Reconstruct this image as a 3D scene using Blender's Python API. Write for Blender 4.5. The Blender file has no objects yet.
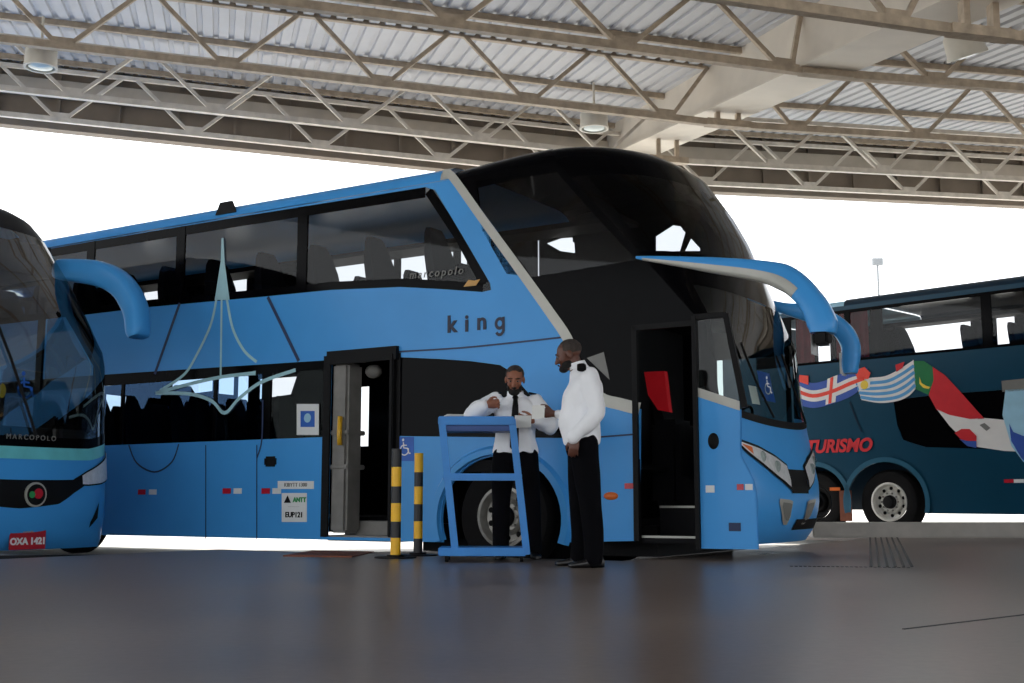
import bpy, bmesh, math, random
from mathutils import Vector, Matrix, noise
from mathutils.geometry import tessellate_polygon
random.seed(7)
C = bpy.context.scene.collection
PI = math.pi

# ------------------------------------------------------------------ materials
def lin(c):
    r = []
    for v in c:
        v /= 255.0
        r.append(v / 12.92 if v <= .04045 else ((v + .055) / 1.055) ** 2.4)
    return r
def mat(name, rgb, rough=.5, metal=0., var=.06, scale=6., spec=.5, coat=0., bump=0., emit=0., bscale=30.):
    m = bpy.data.materials.new(name); m.use_nodes = True
    nt = m.node_tree; b = nt.nodes['Principled BSDF']
    c = lin(rgb)
    tc = nt.nodes.new('ShaderNodeTexCoord'); nz = nt.nodes.new('ShaderNodeTexNoise')
    nz.inputs['Scale'].default_value = scale; nz.inputs['Detail'].default_value = 4
    nt.links.new(tc.outputs['Object'], nz.inputs['Vector'])
    cr = nt.nodes.new('ShaderNodeValToRGB')
    cr.color_ramp.elements[0].position = .3; cr.color_ramp.elements[1].position = .7
    cr.color_ramp.elements[0].color = [max(0, v * (1 - var)) for v in c] + [1]
    cr.color_ramp.elements[1].color = [min(1, v * (1 + var)) for v in c] + [1]
    nt.links.new(nz.outputs['Fac'], cr.inputs['Fac'])
    nt.links.new(cr.outputs['Color'], b.inputs['Base Color'])
    b.inputs['Roughness'].default_value = rough; b.inputs['Metallic'].default_value = metal
    b.inputs['Specular IOR Level'].default_value = spec
    if coat:
        b.inputs['Coat Weight'].default_value = coat; b.inputs['Coat Roughness'].default_value = .06
    if bump:
        n2 = nt.nodes.new('ShaderNodeTexNoise'); n2.inputs['Scale'].default_value = bscale
        nt.links.new(tc.outputs['Object'], n2.inputs['Vector'])
        bp = nt.nodes.new('ShaderNodeBump'); bp.inputs['Strength'].default_value = bump
        bp.inputs['Distance'].default_value = .02
        nt.links.new(n2.outputs['Fac'], bp.inputs['Height']); nt.links.new(bp.outputs['Normal'], b.inputs['Normal'])
    if emit:
        b.inputs['Emission Color'].default_value = c + [1]; b.inputs['Emission Strength'].default_value = emit
    return m
def glass(name, tint, refl=1.45, rc=(1, 1, 1)):
    m = bpy.data.materials.new(name); m.use_nodes = True
    nt = m.node_tree; nt.nodes.clear()
    o = nt.nodes.new('ShaderNodeOutputMaterial'); mx = nt.nodes.new('ShaderNodeMixShader')
    lw = nt.nodes.new('ShaderNodeLayerWeight'); lw.inputs['Blend'].default_value = .5
    pw = nt.nodes.new('ShaderNodeMath'); pw.operation = 'POWER'; pw.inputs[1].default_value = 4.
    nt.links.new(lw.outputs['Facing'], pw.inputs[0])
    fr = nt.nodes.new('ShaderNodeMapRange'); fr.inputs[3].default_value = (refl - 1) ** 2 / (refl + 1) ** 2 * .5; fr.inputs[4].default_value = .4
    nt.links.new(pw.outputs[0], fr.inputs[0])
    tr = nt.nodes.new('ShaderNodeBsdfTransparent'); tr.inputs['Color'].default_value = list(tint) + [1]
    gl = nt.nodes.new('ShaderNodeBsdfGlossy'); gl.inputs['Roughness'].default_value = .02; gl.inputs['Color'].default_value = list(rc) + [1]
    nt.links.new(fr.outputs[0], mx.inputs[0]); nt.links.new(tr.outputs[0], mx.inputs[1])
    nt.links.new(gl.outputs[0], mx.inputs[2]); nt.links.new(mx.outputs[0], o.inputs[0])
    return m
M = {}
M['blue'] = mat('coach_blue_paint', (70, 158, 230), .32, var=.04, scale=1.2, spec=.22, coat=.04)
M['blue_l'] = mat('left_coach_blue_paint', (66, 158, 232), .3, var=.04, scale=1.2, spec=.3, coat=.08)
M['cyan'] = mat('cyan_stripe_paint', (110, 205, 215), .3, var=.08)
M['black'] = mat('gloss_black_panel', (7, 7, 9), .12, var=.2, spec=.04)
M['matte'] = mat('matte_black', (11, 11, 13), .6, var=.2, spec=.2)
M['rubber'] = mat('tyre_rubber', (20, 19, 20), .85, var=.15, bump=.2, spec=.2)
M['silver'] = mat('silver_strip', (176, 176, 168), .38, metal=.15, var=.05)
M['steel'] = mat('wheel_steel', (150, 148, 142), .42, metal=.5, var=.12, scale=14)
M['whitesteel'] = mat('white_wheel_steel', (215, 213, 206), .4, metal=.15, var=.08, scale=14)
M['chrome'] = mat('headlamp_chrome', (222, 224, 226), .3, metal=.25, var=.1, scale=25)
M['orange'] = mat('amber_lamp', (225, 110, 35), .3)
M['red'] = mat('red_reflector', (190, 22, 45), .3)
M['white'] = mat('white_sticker', (225, 228, 228), .5, var=.03)
M['darkblue'] = mat('dark_blue_lettering', (16, 26, 58), .5)
M['navyln'] = mat('navy_line', (20, 42, 84), .5)
M['pale'] = mat('pale_cyan_line', (165, 210, 220), .45)
M['signblue'] = mat('access_sign_blue', (22, 92, 190), .45)
M['green'] = mat('green_print', (40, 150, 80), .5)
M['greytxt'] = mat('grey_lettering', (150, 152, 150), .5)
M['seat'] = mat('coach_seat_fabric', (12, 13, 20), .9, var=.2, spec=.1)
M['seatred'] = mat('glowing_red_seat_fabric', (190, 20, 32), .8, var=.1, emit=.15)  # faint emission brightens the red cover inside the dark cab
M['inner'] = mat('coach_inner_lining', (18, 18, 21), .7, var=.15, spec=.15)
M['innerlt'] = mat('coach_light_lining', (128, 126, 122), .6, var=.15)
M['curtain'] = mat('curtain_cloth', (10, 10, 12), .9, var=.25, scale=3, spec=.1)
M['curtainred'] = mat('wine_curtain_cloth', (112, 26, 38), .9, var=.25, scale=5)
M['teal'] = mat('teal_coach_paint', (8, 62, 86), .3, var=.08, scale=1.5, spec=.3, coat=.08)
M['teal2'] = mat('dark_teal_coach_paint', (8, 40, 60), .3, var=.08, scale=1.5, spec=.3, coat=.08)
M['tealarch'] = mat('teal_arch_highlight', (36, 92, 118), .3)  # lighter teal paints the highlight along the arch rims
M['flagred'] = mat('flag_red', (205, 30, 42), .4)
M['flagorange'] = mat('flag_orange_red', (236, 70, 50), .4)
M['flagwhite'] = mat('flag_white', (228, 226, 224), .4, var=.03)
M['flagblue'] = mat('flag_blue', (48, 84, 170), .4)
M['flagsky'] = mat('flag_sky_blue', (88, 160, 214), .4)
M['flaggreen'] = mat('flag_green', (14, 116, 62), .4)
M['flagyellow'] = mat('flag_yellow', (240, 205, 70), .4)
M['lightblue'] = mat('light_blue_print', (158, 204, 228), .4)
M['truss'] = mat('rusty_beige_truss_paint', (176, 160, 140), .6, var=.2, scale=9)
M['trusslt'] = mat('pale_truss_paint', (206, 198, 186), .6, var=.14, scale=7)
M['girder'] = mat('cream_girder_paint', (214, 205, 192), .55, var=.06, scale=2)
M['clad'] = mat('brown_cladding', (128, 116, 103), .7, var=.1, scale=3)
M['cladlt'] = mat('fascia_beam_paint', (182, 172, 158), .7, var=.1, scale=3)
M['sheet'] = mat('corrugated_roof_sheet', (190, 191, 196), .5, var=.05, scale=1.5)
M['kerb'] = mat('kerb_concrete', (176, 172, 166), .8, var=.1, scale=4, bump=.2)
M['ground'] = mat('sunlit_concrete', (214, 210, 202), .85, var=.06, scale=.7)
M['road'] = mat('shaded_bay_ground', (60, 57, 55), .95, var=.15, scale=3, spec=.05)
M['groove'] = mat('drain_dark_iron', (34, 34, 36), .6, var=.2)
M['rust'] = mat('rusty_plate', (120, 66, 44), .75, var=.25, scale=8)
M['yellow'] = mat('yellow_bollard_paint', (252, 190, 18), .4, var=.08)
M['bblack'] = mat('black_bollard_paint', (20, 20, 24), .45, var=.1)
M['trolley'] = mat('trolley_blue_paint', (34, 132, 212), .4, var=.06)
M['trolleyd'] = mat('trolley_dark_blue_paint', (28, 72, 140), .45, var=.06)
M['paper'] = mat('paper', (225, 226, 222), .8, var=.02)
M['lampcase'] = mat('lamp_casing', (205, 200, 188), .5, var=.05)
M['lampglass'] = mat('lamp_lens', (190, 205, 205), .2, var=.05)
M['skin1'] = mat('warm_brown_skin', (146, 92, 68), .5, var=.08, scale=12)
M['skin2'] = mat('dark_brown_skin', (92, 54, 40), .45, var=.1, scale=12)
M['shirt'] = mat('white_shirt_cotton', (246, 248, 252), .85, var=.03, scale=5, bump=.6, bscale=10)
M['trouser'] = mat('black_trouser_cloth', (9, 9, 13), .9, var=.15, spec=.08)
M['shoe'] = mat('black_shoe_leather', (16, 15, 16), .3, var=.15)
M['hair'] = mat('black_hair', (18, 15, 14), .85, var=.3, scale=40, bump=.4, bscale=90)
M['hair2'] = mat('greying_hair', (58, 50, 46), .85, var=.35, scale=40, bump=.4, bscale=90)
M['eye'] = mat('eye_white', (120, 112, 106), .3)
M['lip'] = mat('lip_skin', (118, 62, 54), .5)
M['plate'] = mat('red_number_plate', (168, 20, 38), .4)
M['gold'] = mat('gold_lettering', (200, 150, 70), .4)
M['amberbar'] = mat('yellow_handrail', (220, 170, 40), .4)
M['led'] = mat('dim_grey_print', (120, 120, 116), .5)
M['fargrey'] = mat('far_mast_grey', (120, 124, 128), .6)
M['glass'] = glass('tinted_window_glass', (.62, .63, .64))
M['glassd'] = glass('dark_tinted_window_glass', (.4, .41, .43))
M['glassw'] = glass('windshield_glass', (.72, .78, .76), 1.5)
M['glassl'] = glass('reflective_windshield_glass', (.5, .56, .55), 2.9)  # reflectivity raised so the pane mirrors the grey-brown roof
M['glassb'] = glass('blue_reflection_window_glass', (.42, .58, .74), 3.2, (.25, .5, .95))  # blue gloss colour stands in for something blue mirrored in these panes

# polished concrete: large soft stains, gloss that varies
def floor_mat():
    m = bpy.data.materials.new('polished_concrete'); m.use_nodes = True
    nt = m.node_tree; b = nt.nodes['Principled BSDF']; L = nt.links.new
    tc = nt.nodes.new('ShaderNodeTexCoord')
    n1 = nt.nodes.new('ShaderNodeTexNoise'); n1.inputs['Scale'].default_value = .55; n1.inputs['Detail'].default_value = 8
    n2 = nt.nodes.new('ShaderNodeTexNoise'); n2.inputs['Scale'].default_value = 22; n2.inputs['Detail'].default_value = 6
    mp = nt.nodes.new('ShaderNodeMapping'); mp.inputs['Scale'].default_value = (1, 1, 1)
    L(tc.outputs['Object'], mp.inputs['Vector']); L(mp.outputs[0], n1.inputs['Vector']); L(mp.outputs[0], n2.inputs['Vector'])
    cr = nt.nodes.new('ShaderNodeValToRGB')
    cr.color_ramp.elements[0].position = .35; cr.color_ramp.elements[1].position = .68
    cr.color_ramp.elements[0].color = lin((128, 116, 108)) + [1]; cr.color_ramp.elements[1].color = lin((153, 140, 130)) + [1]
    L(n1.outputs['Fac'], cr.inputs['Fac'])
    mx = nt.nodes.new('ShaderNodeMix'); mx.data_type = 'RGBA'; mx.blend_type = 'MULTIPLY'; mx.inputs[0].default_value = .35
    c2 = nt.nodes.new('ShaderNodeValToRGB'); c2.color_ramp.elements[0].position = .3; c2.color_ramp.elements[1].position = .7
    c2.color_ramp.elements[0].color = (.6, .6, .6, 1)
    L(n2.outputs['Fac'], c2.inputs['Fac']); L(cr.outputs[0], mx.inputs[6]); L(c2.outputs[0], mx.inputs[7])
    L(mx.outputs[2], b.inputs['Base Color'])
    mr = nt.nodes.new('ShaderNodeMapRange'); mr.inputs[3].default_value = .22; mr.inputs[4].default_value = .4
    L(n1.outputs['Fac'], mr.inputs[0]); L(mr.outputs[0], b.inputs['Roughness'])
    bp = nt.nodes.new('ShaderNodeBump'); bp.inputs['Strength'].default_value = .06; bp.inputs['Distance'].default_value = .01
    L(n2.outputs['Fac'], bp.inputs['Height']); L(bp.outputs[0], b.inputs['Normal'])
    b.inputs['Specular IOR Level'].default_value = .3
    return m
M['floor'] = floor_mat()

# ------------------------------------------------------------------ mesh helpers
class MB:
    def __init__(s): s.bm = bmesh.new()
    def quad(s, pts):
        return s.bm.faces.new([s.bm.verts.new(p) for p in pts])
    def box(s, a, b, bev=0.):
        x0, y0, z0 = a; x1, y1, z1 = b
        r = bmesh.ops.create_cube(s.bm, size=1.0)
        for v in r['verts']:
            v.co = Vector((x0 + (v.co.x + .5) * (x1 - x0), y0 + (v.co.y + .5) * (y1 - y0), z0 + (v.co.z + .5) * (z1 - z0)))
        if bev:
            es = list({e for v in r['verts'] for e in v.link_edges})
            bmesh.ops.bevel(s.bm, geom=es, offset=bev, segments=2, affect='EDGES')
        return s
    def bar(s, p0, p1, w, h, up=(0, 0, 1)):
        p0 = Vector(p0); p1 = Vector(p1); d = (p1 - p0).normalized(); up = Vector(up)
        if abs(d.dot(up)) > .99: up = Vector((0, 1, 0))
        x = d.cross(up).normalized() * w / 2; y = x.cross(d).normalized() * h / 2
        a = [s.bm.verts.new(p0 + q) for q in (x + y, x - y, -x - y, -x + y)]
        b = [s.bm.verts.new(p1 + q) for q in (x + y, x - y, -x - y, -x + y)]
        s.bm.faces.new(a[::-1]); s.bm.faces.new(b)
        for i in range(4): s.bm.faces.new((a[i], a[(i + 1) % 4], b[(i + 1) % 4], b[i]))
        return s
    def tube(s, pts, r, n=10, cap=True, flat=None):
        # r: number or list; flat=(vector, factor): squashes the section along a direction
        pts = [Vector(p) for p in pts]; k = len(pts)
        rs = r if isinstance(r, (list, tuple)) else [r] * k
        rings = []; prev = None
        for i, p in enumerate(pts):
            d = (pts[min(i + 1, k - 1)] - pts[max(i - 1, 0)]).normalized()
            if prev is None:
                u = Vector((0, 0, 1)) if abs(d.z) < .9 else Vector((0, 1, 0))
                x = d.cross(u).normalized()
            else:
                x = (prev - d * prev.dot(d)).normalized()
            prev = x; y = d.cross(x)
            ring = []
            for j in range(n):
                a = 2 * PI * j / n
                o = x * math.cos(a) * rs[i] + y * math.sin(a) * rs[i]
                if flat:
                    fv = Vector(flat[0]).normalized(); o -= fv * o.dot(fv) * (1 - flat[1])
                ring.append(s.bm.verts.new(p + o))
            rings.append(ring)
        for a, b in zip(rings, rings[1:]):
            for j in range(n): s.bm.faces.new((a[j], a[(j + 1) % n], b[(j + 1) % n], b[j]))
        if cap: s.bm.faces.new(rings[0][::-1]); s.bm.faces.new(rings[-1])
        return s
    def loft(s, rings, cap=True, closed=True):
        vs = [[s.bm.verts.new(p) for p in r] for r in rings]; n = len(vs[0])
        for a, b in zip(vs, vs[1:]):
            for j in range(n if closed else n - 1): s.bm.faces.new((a[j], a[(j + 1) % n], b[(j + 1) % n], b[j]))
        if cap and closed: s.bm.faces.new(vs[0][::-1]); s.bm.faces.new(vs[-1])
        return s
    def ball(s, c, r, seg=14, ring=10):
        if not isinstance(r, (tuple, list)): r = (r, r, r)
        g = bmesh.ops.create_uvsphere(s.bm, u_segments=seg, v_segments=ring, radius=1)
        for v in g['verts']: v.co = Vector((c[0] + v.co.x * r[0], c[1] + v.co.y * r[1], c[2] + v.co.z * r[2]))
        return s
    def flat(s, loops, y, thick=0.):
        # polygon with holes in the (x, z) plane at given y; thick > 0 extrudes towards +y
        def fill(yy, flip):
            us = sorted({round(p[0], 5) for l in loops for p in l})
            eds = [(l[q], l[(q + 1) % len(l)]) for l in loops for q in range(len(l))]
            for a, b in zip(us, us[1:]):
                if b - a < 1e-4: continue
                m = (a + b) / 2; hits = []
                for p, q in eds:
                    lo, hi = (p, q) if p[0] < q[0] else (q, p)
                    if lo[0] < m < hi[0]:
                        f = lambda x: lo[1] + (hi[1] - lo[1]) * (x - lo[0]) / (hi[0] - lo[0])
                        hits.append((f(m), f(a), f(b)))
                hits.sort()
                for h0, h1 in zip(hits[::2], hits[1::2]):
                    c = [(a, yy, h0[1]), (b, yy, h0[2]), (b, yy, h1[2]), (a, yy, h1[1])]
                    c = [p for n_, p in enumerate(c) if (Vector(p) - Vector(c[n_ - 1])).length > 1e-6]
                    if len(c) < 3: continue
                    s.bm.faces.new([s.bm.verts.new(p) for p in (c[::-1] if flip else c)])
        fill(y, False)
        if thick:
            fill(y + thick, True)
            f = [s.bm.verts.new((p[0], y, p[1])) for l in loops for p in l]; b = [s.bm.verts.new((p[0], y + thick, p[1])) for l in loops for p in l]
            k = 0
            for l in loops:
                n = len(l)
                for i in range(n):
                    try: s.bm.faces.new((f[k + i], f[k + (i + 1) % n], b[k + (i + 1) % n], b[k + i]))
                    except ValueError: pass
                k += n
        return s
    def ribbon(s, pts, w, y):
        # flat strip in the (x, z) plane along a polyline; w number or list
        k = len(pts); ws = w if isinstance(w, (list, tuple)) else [w] * k
        L = []; R = []
        for i, p in enumerate(pts):
            a = pts[max(i - 1, 0)]; b = pts[min(i + 1, k - 1)]
            dx, dz = b[0] - a[0], b[1] - a[1]; l = math.hypot(dx, dz) or 1
            nx, nz = -dz / l * ws[i] / 2, dx / l * ws[i] / 2
            L.append(s.bm.verts.new((p[0] + nx, y, p[1] + nz))); R.append(s.bm.verts.new((p[0] - nx, y, p[1] - nz)))
        for i in range(k - 1): s.bm.faces.new((L[i], L[i + 1], R[i + 1], R[i]))
        return s
    def build(s, name, m, parent=None, smooth=False, label=None, xf=None, solid=0.):
        me = bpy.data.meshes.new(name)
        if xf is not None: s.bm.transform(xf)
        bmesh.ops.recalc_face_normals(s.bm, faces=s.bm.faces) if solid == 0 else None
        s.bm.to_mesh(me); s.bm.free()
        me.materials.append(m)
        if smooth:
            for p in me.polygons: p.use_smooth = True
            if smooth is not True: me.set_sharp_from_angle(angle=math.radians(smooth))
        o = bpy.data.objects.new(name, me); C.objects.link(o)
        if parent: o.parent = parent
        if label: o['label'] = label
        return o
def thing(name, label, cat, loc=(0, 0, 0), rz=0., group=None):
    o = bpy.data.objects.new(name, None); C.objects.link(o)
    o.empty_display_size = .2; o.location = loc; o.rotation_euler = (0, 0, rz)
    o['label'] = label; o['category'] = cat
    if group: o['group'] = group
    return o
def tag(o, label, cat, group=None):
    o['label'] = label; o['category'] = cat
    if group: o['group'] = group
    return o
def struct(o): o['kind'] = 'structure'; return o
def arc(cx, cz, rx, rz, a0, a1, n=16):
    return [(cx + rx * math.cos(math.radians(a0 + (a1 - a0) * i / n)), cz + rz * math.sin(math.radians(a0 + (a1 - a0) * i / n))) for i in range(n + 1)]
def spline(pts, n=6):
    # Catmull-Rom through points of any dimension
    out = []; k = len(pts)
    for i in range(k - 1):
        p0 = pts[max(i - 1, 0)]; p1 = pts[i]; p2 = pts[i + 1]; p3 = pts[min(i + 2, k - 1)]
        for j in range(n):
            t = j / n
            out.append(tuple(.5 * (2 * b + (c - a) * t + (2 * a - 5 * b + 4 * c - d) * t * t + (3 * b - a - 3 * c + d) * t ** 3) for a, b, c, d in zip(p0, p1, p2, p3)))
    out.append(tuple(pts[-1])); return out
def lerp_table(tab, x):
    if x <= tab[0][0]: return tab[0][1]
    for (a, p), (b, q) in zip(tab, tab[1:]):
        if x <= b: return p + (q - p) * (x - a) / (b - a)
    return tab[-1][1]
def letters(txt, size, m, parent, name, xf, bold=0., space=1., shear=0., label=None, ext=.003, align='CENTER'):
    cu = bpy.data.curves.new(name, 'FONT'); cu.body = txt; cu.size = size; cu.extrude = ext; cu.offset = bold
    cu.space_character = space; cu.shear = shear; cu.align_x = align; cu.align_y = 'CENTER'
    t = bpy.data.objects.new('tmp', cu); C.objects.link(t)
    me = bpy.data.meshes.new_from_object(t.evaluated_get(bpy.context.evaluated_depsgraph_get()))
    bpy.data.objects.remove(t); bpy.data.curves.remove(cu)
    me.transform(xf); me.materials.clear(); me.materials.append(m)
    o = bpy.data.objects.new(name, me); C.objects.link(o)
    if parent: o.parent = parent
    if label: o['label'] = label
    return o
UP = Matrix.Rotation(PI / 2, 4, 'X')           # stands lettering up so that it faces local -y
def side_xf(u, z, y, rot=0.): return Matrix.Translation((u, y, z)) @ UP @ Matrix.Rotation(rot, 4, 'Z')

# ------------------------------------------------------------------ camera
PITCH = math.radians(7.618); F = 1200.; H = .5
cam = bpy.data.cameras.new('camera'); co = bpy.data.objects.new('camera', cam); C.objects.link(co)
cam.sensor_width = 36; cam.lens = F / 1024 * 36; cam.clip_end = 600; cam.clip_start = .05
co.location = (0, 0, H); co.rotation_euler = (PI / 2 + PITCH, 0, 0)
bpy.context.scene.camera = co

# survey of the photograph: a pixel as a direction from the camera stand, cut with a real plane of the place
def ray(x, y):
    a, c = x - 512., 341.5 - y
    return (a, F * math.cos(PITCH) - c * math.sin(PITCH), F * math.sin(PITCH) + c * math.cos(PITCH))
class Frame:
    def __init__(s, O, ang):
        s.O = O; s.ang = ang; s.f = (math.cos(ang), math.sin(ang)); s.l = (-math.sin(ang), math.cos(ang))
    def side(s, x, y, v=0.):        # point on the vertical plane "v to the left of the vehicle's near side": (u, z)
        d = ray(x, y); l = s.l
        t = (v + s.O[0] * l[0] + s.O[1] * l[1]) / (d[0] * l[0] + d[1] * l[1])
        return ((d[0] * t - s.O[0]) * s.f[0] + (d[1] * t - s.O[1]) * s.f[1], H + d[2] * t - s.O[2])
    def front(s, x, y, u=0.):       # point on the cross plane at u: (v, z)
        d = ray(x, y); f = s.f
        t = (u + s.O[0] * f[0] + s.O[1] * f[1]) / (d[0] * f[0] + d[1] * f[1])
        return ((d[0] * t - s.O[0]) * s.l[0] + (d[1] * t - s.O[1]) * s.l[1], H + d[2] * t - s.O[2])
    def world(s, u, v, z=0.):
        return (s.O[0] + u * s.f[0] + v * s.l[0], s.O[1] + u * s.f[1] + v * s.l[1], s.O[2] + z)
ROAD = -.16
BANG = math.radians(-31.887)
FM = Frame((2.15557, 10.11295, ROAD), BANG)               # big blue coach
FL = Frame((-5.27327, 10.33281, ROAD), BANG)              # coach cut by the left edge
FT = Frame((5.74105, 18.58451, 0.), math.radians(-46.18))  # teal coach
Sm = FM.side; St = FT.side
def PS(fr, pts): return [fr.side(*p) for p in pts]

# ------------------------------------------------------------------ shared vehicle pieces
def wheel(parent, u, z, v0, r, rim_r, rim_mat, depth=.3, nuts=10):
    def lathe(prof, n=48):
        mb = MB()
        rings = [[(u + rr * math.cos(2 * PI * j / n), yy, z + rr * math.sin(2 * PI * j / n)) for j in range(n)] for rr, yy in prof]
        mb.loft(rings, cap=False); return mb
    w = lathe([(rim_r, v0 + .05), (rim_r + .02, v0 + .01), (r * .8, v0), (r - .04, v0 + .015), (r - .01, v0 + .05), (r, v0 + .08), (r, v0 + depth - .05), (r - .05, v0 + depth), (rim_r, v0 + depth)]).build('wheel', M['rubber'], parent, smooth=35)
    lathe([(rim_r + .005, v0 + .03), (rim_r + .01, v0 + .005), (rim_r - .02, v0 + .0), (rim_r - .035, v0 + .03), (rim_r - .05, v0 + .09), (rim_r * .62, v0 + .11), (rim_r * .58, v0 + .07), (rim_r * .5, v0 + .05), (.001, v0 + .05)]).build('rim', rim_mat, w, smooth=35)
    lathe([(rim_r * .36, v0 + .05), (rim_r * .34, v0 - .0), (rim_r * .26, v0 - .025), (.001, v0 - .03)], 24).build('hub_cap', M['matte'], w, smooth=35)
    if not nuts: return w
    hb = MB()
    for k in range(nuts):
        a = 2 * PI * k / nuts
        hb.ball((u + rim_r * .47 * math.cos(a), v0 + .035, z + rim_r * .47 * math.sin(a)), (.016, .022, .016), 8, 6)
    hb.build('wheel_nuts', M['steel'], w, smooth=True)
    for k in range(nuts):
        a = 2 * PI * (k + .5) / nuts
        hl = MB(); hl.ball((u + rim_r * .72 * math.cos(a), v0 + .095, z + rim_r * .72 * math.sin(a)), (.028, .012, .028), 10, 6); hl.build('rim_hole', M['matte'], w, smooth=True)
    return w
def seat_mesh(mat_):
    mb = MB()
    mb.box((-.22, -.22, .0), (.22, .22, .13), .04)
    rings = []
    for z, x, d, w in ((.08, -.2, .1, .22), (.35, -.24, .1, .23), (.62, -.3, .09, .215), (.78, -.34, .08, .17), (.86, -.36, .07, .15), (.93, -.375, .05, .11)):
        rings.append([(x - d / 2, -w, z), (x + d / 2, -w * .95, z), (x + d / 2, w * .95, z), (x - d / 2, w, z)])
    mb.loft(rings)
    return mb
def seats(parent, spots, m):
    first = None
    for (u, v, z) in spots:
        if first is None:
            o = seat_mesh(m).build('passenger_seat', m, parent, smooth=40); first = o
        else:
            o = first.copy(); C.objects.link(o); o.parent = parent
        o.location = (u, v, z)
class Nose:
    """Rounded front of a coach: contour at every height, phi runs 0 (near side) - 90 (centre) - 180 (far side)."""
    def __init__(s, ctab, us, W, n=2.7, inset=lambda z: 0.):
        s.c = ctab; s.us = us; s.W = W; s.n = n; s.inset = inset
    def p(s, phi, z, off=0.):
        a = math.radians(phi); us = s.us(z); c = lerp_table(s.c, z) ; i = s.inset(z)
        hw = s.W / 2 - i
        cs = math.cos(a); sn = math.sin(a)
        u = us + (c - us) * abs(sn) ** (2 / s.n)
        v = s.W / 2 - math.copysign(abs(cs) ** (2 / s.n), cs) * hw
        if off:
            q = s.p(min(phi + 1.5, 180), z); r = s.p(max(phi - 1.5, 0), z)
            tx, ty = q[0] - r[0], q[1] - r[1]; l = math.hypot(tx, ty) or 1
            u += ty / l * off; v -= tx / l * off
        return (u, v, z)
    def patch(s, mb, phis, zlo, zhi, nz=6, off=0.):
        zl = zlo if callable(zlo) else (lambda f: zlo); zh = zhi if callable(zhi) else (lambda f: zhi)
        rows = []
        for k in range(nz + 1):
            rows.append([s.p(f, zl(f) + (zh(f) - zl(f)) * k / nz, off) for f in phis])
        mb.loft(rows, cap=False, closed=False); return mb
def frange(a, b, n): return [a + (b - a) * i / n for i in range(n + 1)]

# ================================================================== SETTING
def plan_prism(pts, z0, z1):
    mb = MB(); t = [mb.bm.verts.new((x, y, z1)) for x, y in pts]; b = [mb.bm.verts.new((x, y, z0)) for x, y in pts]
    tris = tessellate_polygon([[Vector((x, y, 0)) for x, y in pts]])
    for q in tris:
        mb.bm.faces.new([t[i] for i in q]); mb.bm.faces.new([b[i] for i in q])
    n = len(pts)
    for i in range(n): mb.bm.faces.new((t[i], t[(i + 1) % n], b[(i + 1) % n], b[i]))
    return mb
def w2(fr, u, v): return fr.world(u, v)[:2]
def meet(fr1, u, fr2, v):
    # corner where the line u of one frame meets the line v of the other (same heading)
    dx = fr1.O[0] - fr2.O[0]; dy = fr1.O[1] - fr2.O[1]
    du = dx * fr2.f[0] + dy * fr2.f[1]
    return w2(fr2, du + u, v)
EDGE = -.36
poly = [w2(FL, .42, -12), meet(FL, .42, FM, EDGE), w2(FM, -1.2, EDGE), w2(FM, -1.2, 9.5), w2(FT, -6, 3.4), w2(FT, 9, 3.4), (26, 8), (22, -16), (-22, -16)]
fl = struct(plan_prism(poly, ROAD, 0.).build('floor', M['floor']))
g = MB(); g.quad([(-260, -60, ROAD - .005), (260, -60, ROAD - .005), (260, 420, ROAD - .005), (-260, 420, ROAD - .005)])
struct(g.build('ground', M['ground']))
def roofxy(e, d): return (G0[0] + EX[0] * e - PX[0] * d, G0[1] + EX[1] * e - PX[1] * d)
TH = math.radians(13.8); EX = (math.cos(TH), math.sin(TH)); PX = (-EX[1], EX[0]); G0 = (2.2, 20.6)
struct(plan_prism([roofxy(-22, 3.2), roofxy(6, 3.2), roofxy(6, 14), roofxy(-22, 14)], ROAD - .05, ROAD).build('road', M['road']))  # ground under the roof, its dark colour carries the shade there
# low kerb in front of the teal coach
mb = MB(); mb.box((4.25, 17.15, 0), (14.2, 17.45, .215), .02)
struct(mb.build('trim_1', M['kerb']))
# joint in the floor, bottom right
mb = MB(); mb.bar((1.55, 4.86, .0015), (3.4, 6.4, .0015), .012, .003); struct(mb.build('trim_2', M['groove']))
# dotted groove
mb = MB()
for i in range(26):
    x = 2.18 + i * .034; y = 9.55 - i * .008
    mb.box((x, y - .02, 0), (x + .017, y + .02, .004))
struct(mb.build('trim_3', M['groove']))

# ------------------------------------------------------------------ roof
TH = math.radians(13.8); EX = (math.cos(TH), math.sin(TH)); PX = (-EX[1], EX[0]); G0 = (2.2, 20.6)
SL, SR = .036, .018                      # both bays rise slowly away from the girder
def R(e, d, z):
    zz = z + (SL * -e if e < 0 else SR * e)
    return Vector((G0[0] + EX[0] * e - PX[0] * d, G0[1] + EX[1] * e - PX[1] * d, zz))
def roof_z(d): return 7.2 - .115 * d if d < 12 else 7.2 - .115 * 12 - .02 * (d - 12)
def corrugated(e0, e1, d0, d1):
    mb = MB(); per = .22; es = []; n_ = int((e1 - e0) / per); e0 = e1 - n_ * per if e1 < 1 else e0
    n = n_
    for i in range(n):
        b = e0 + i * per
        es += [(b, 0), (b + .13, 0), (b + .145, .035), (b + .205, .035)]
    ds = [d0, 2.1, 5, 8, 12, d1]
    rows = [[R(e, d, roof_z(d) + h) for e, h in es] for d in ds]
    mb.loft(rows, cap=False, closed=False)
    return mb
struct(corrugated(-22, .06, -.9, 30).build('ceiling', M['sheet']))
struct(corrugated(-.02, 22, -.9, 30).build('ceiling', M['sheet']))
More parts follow.
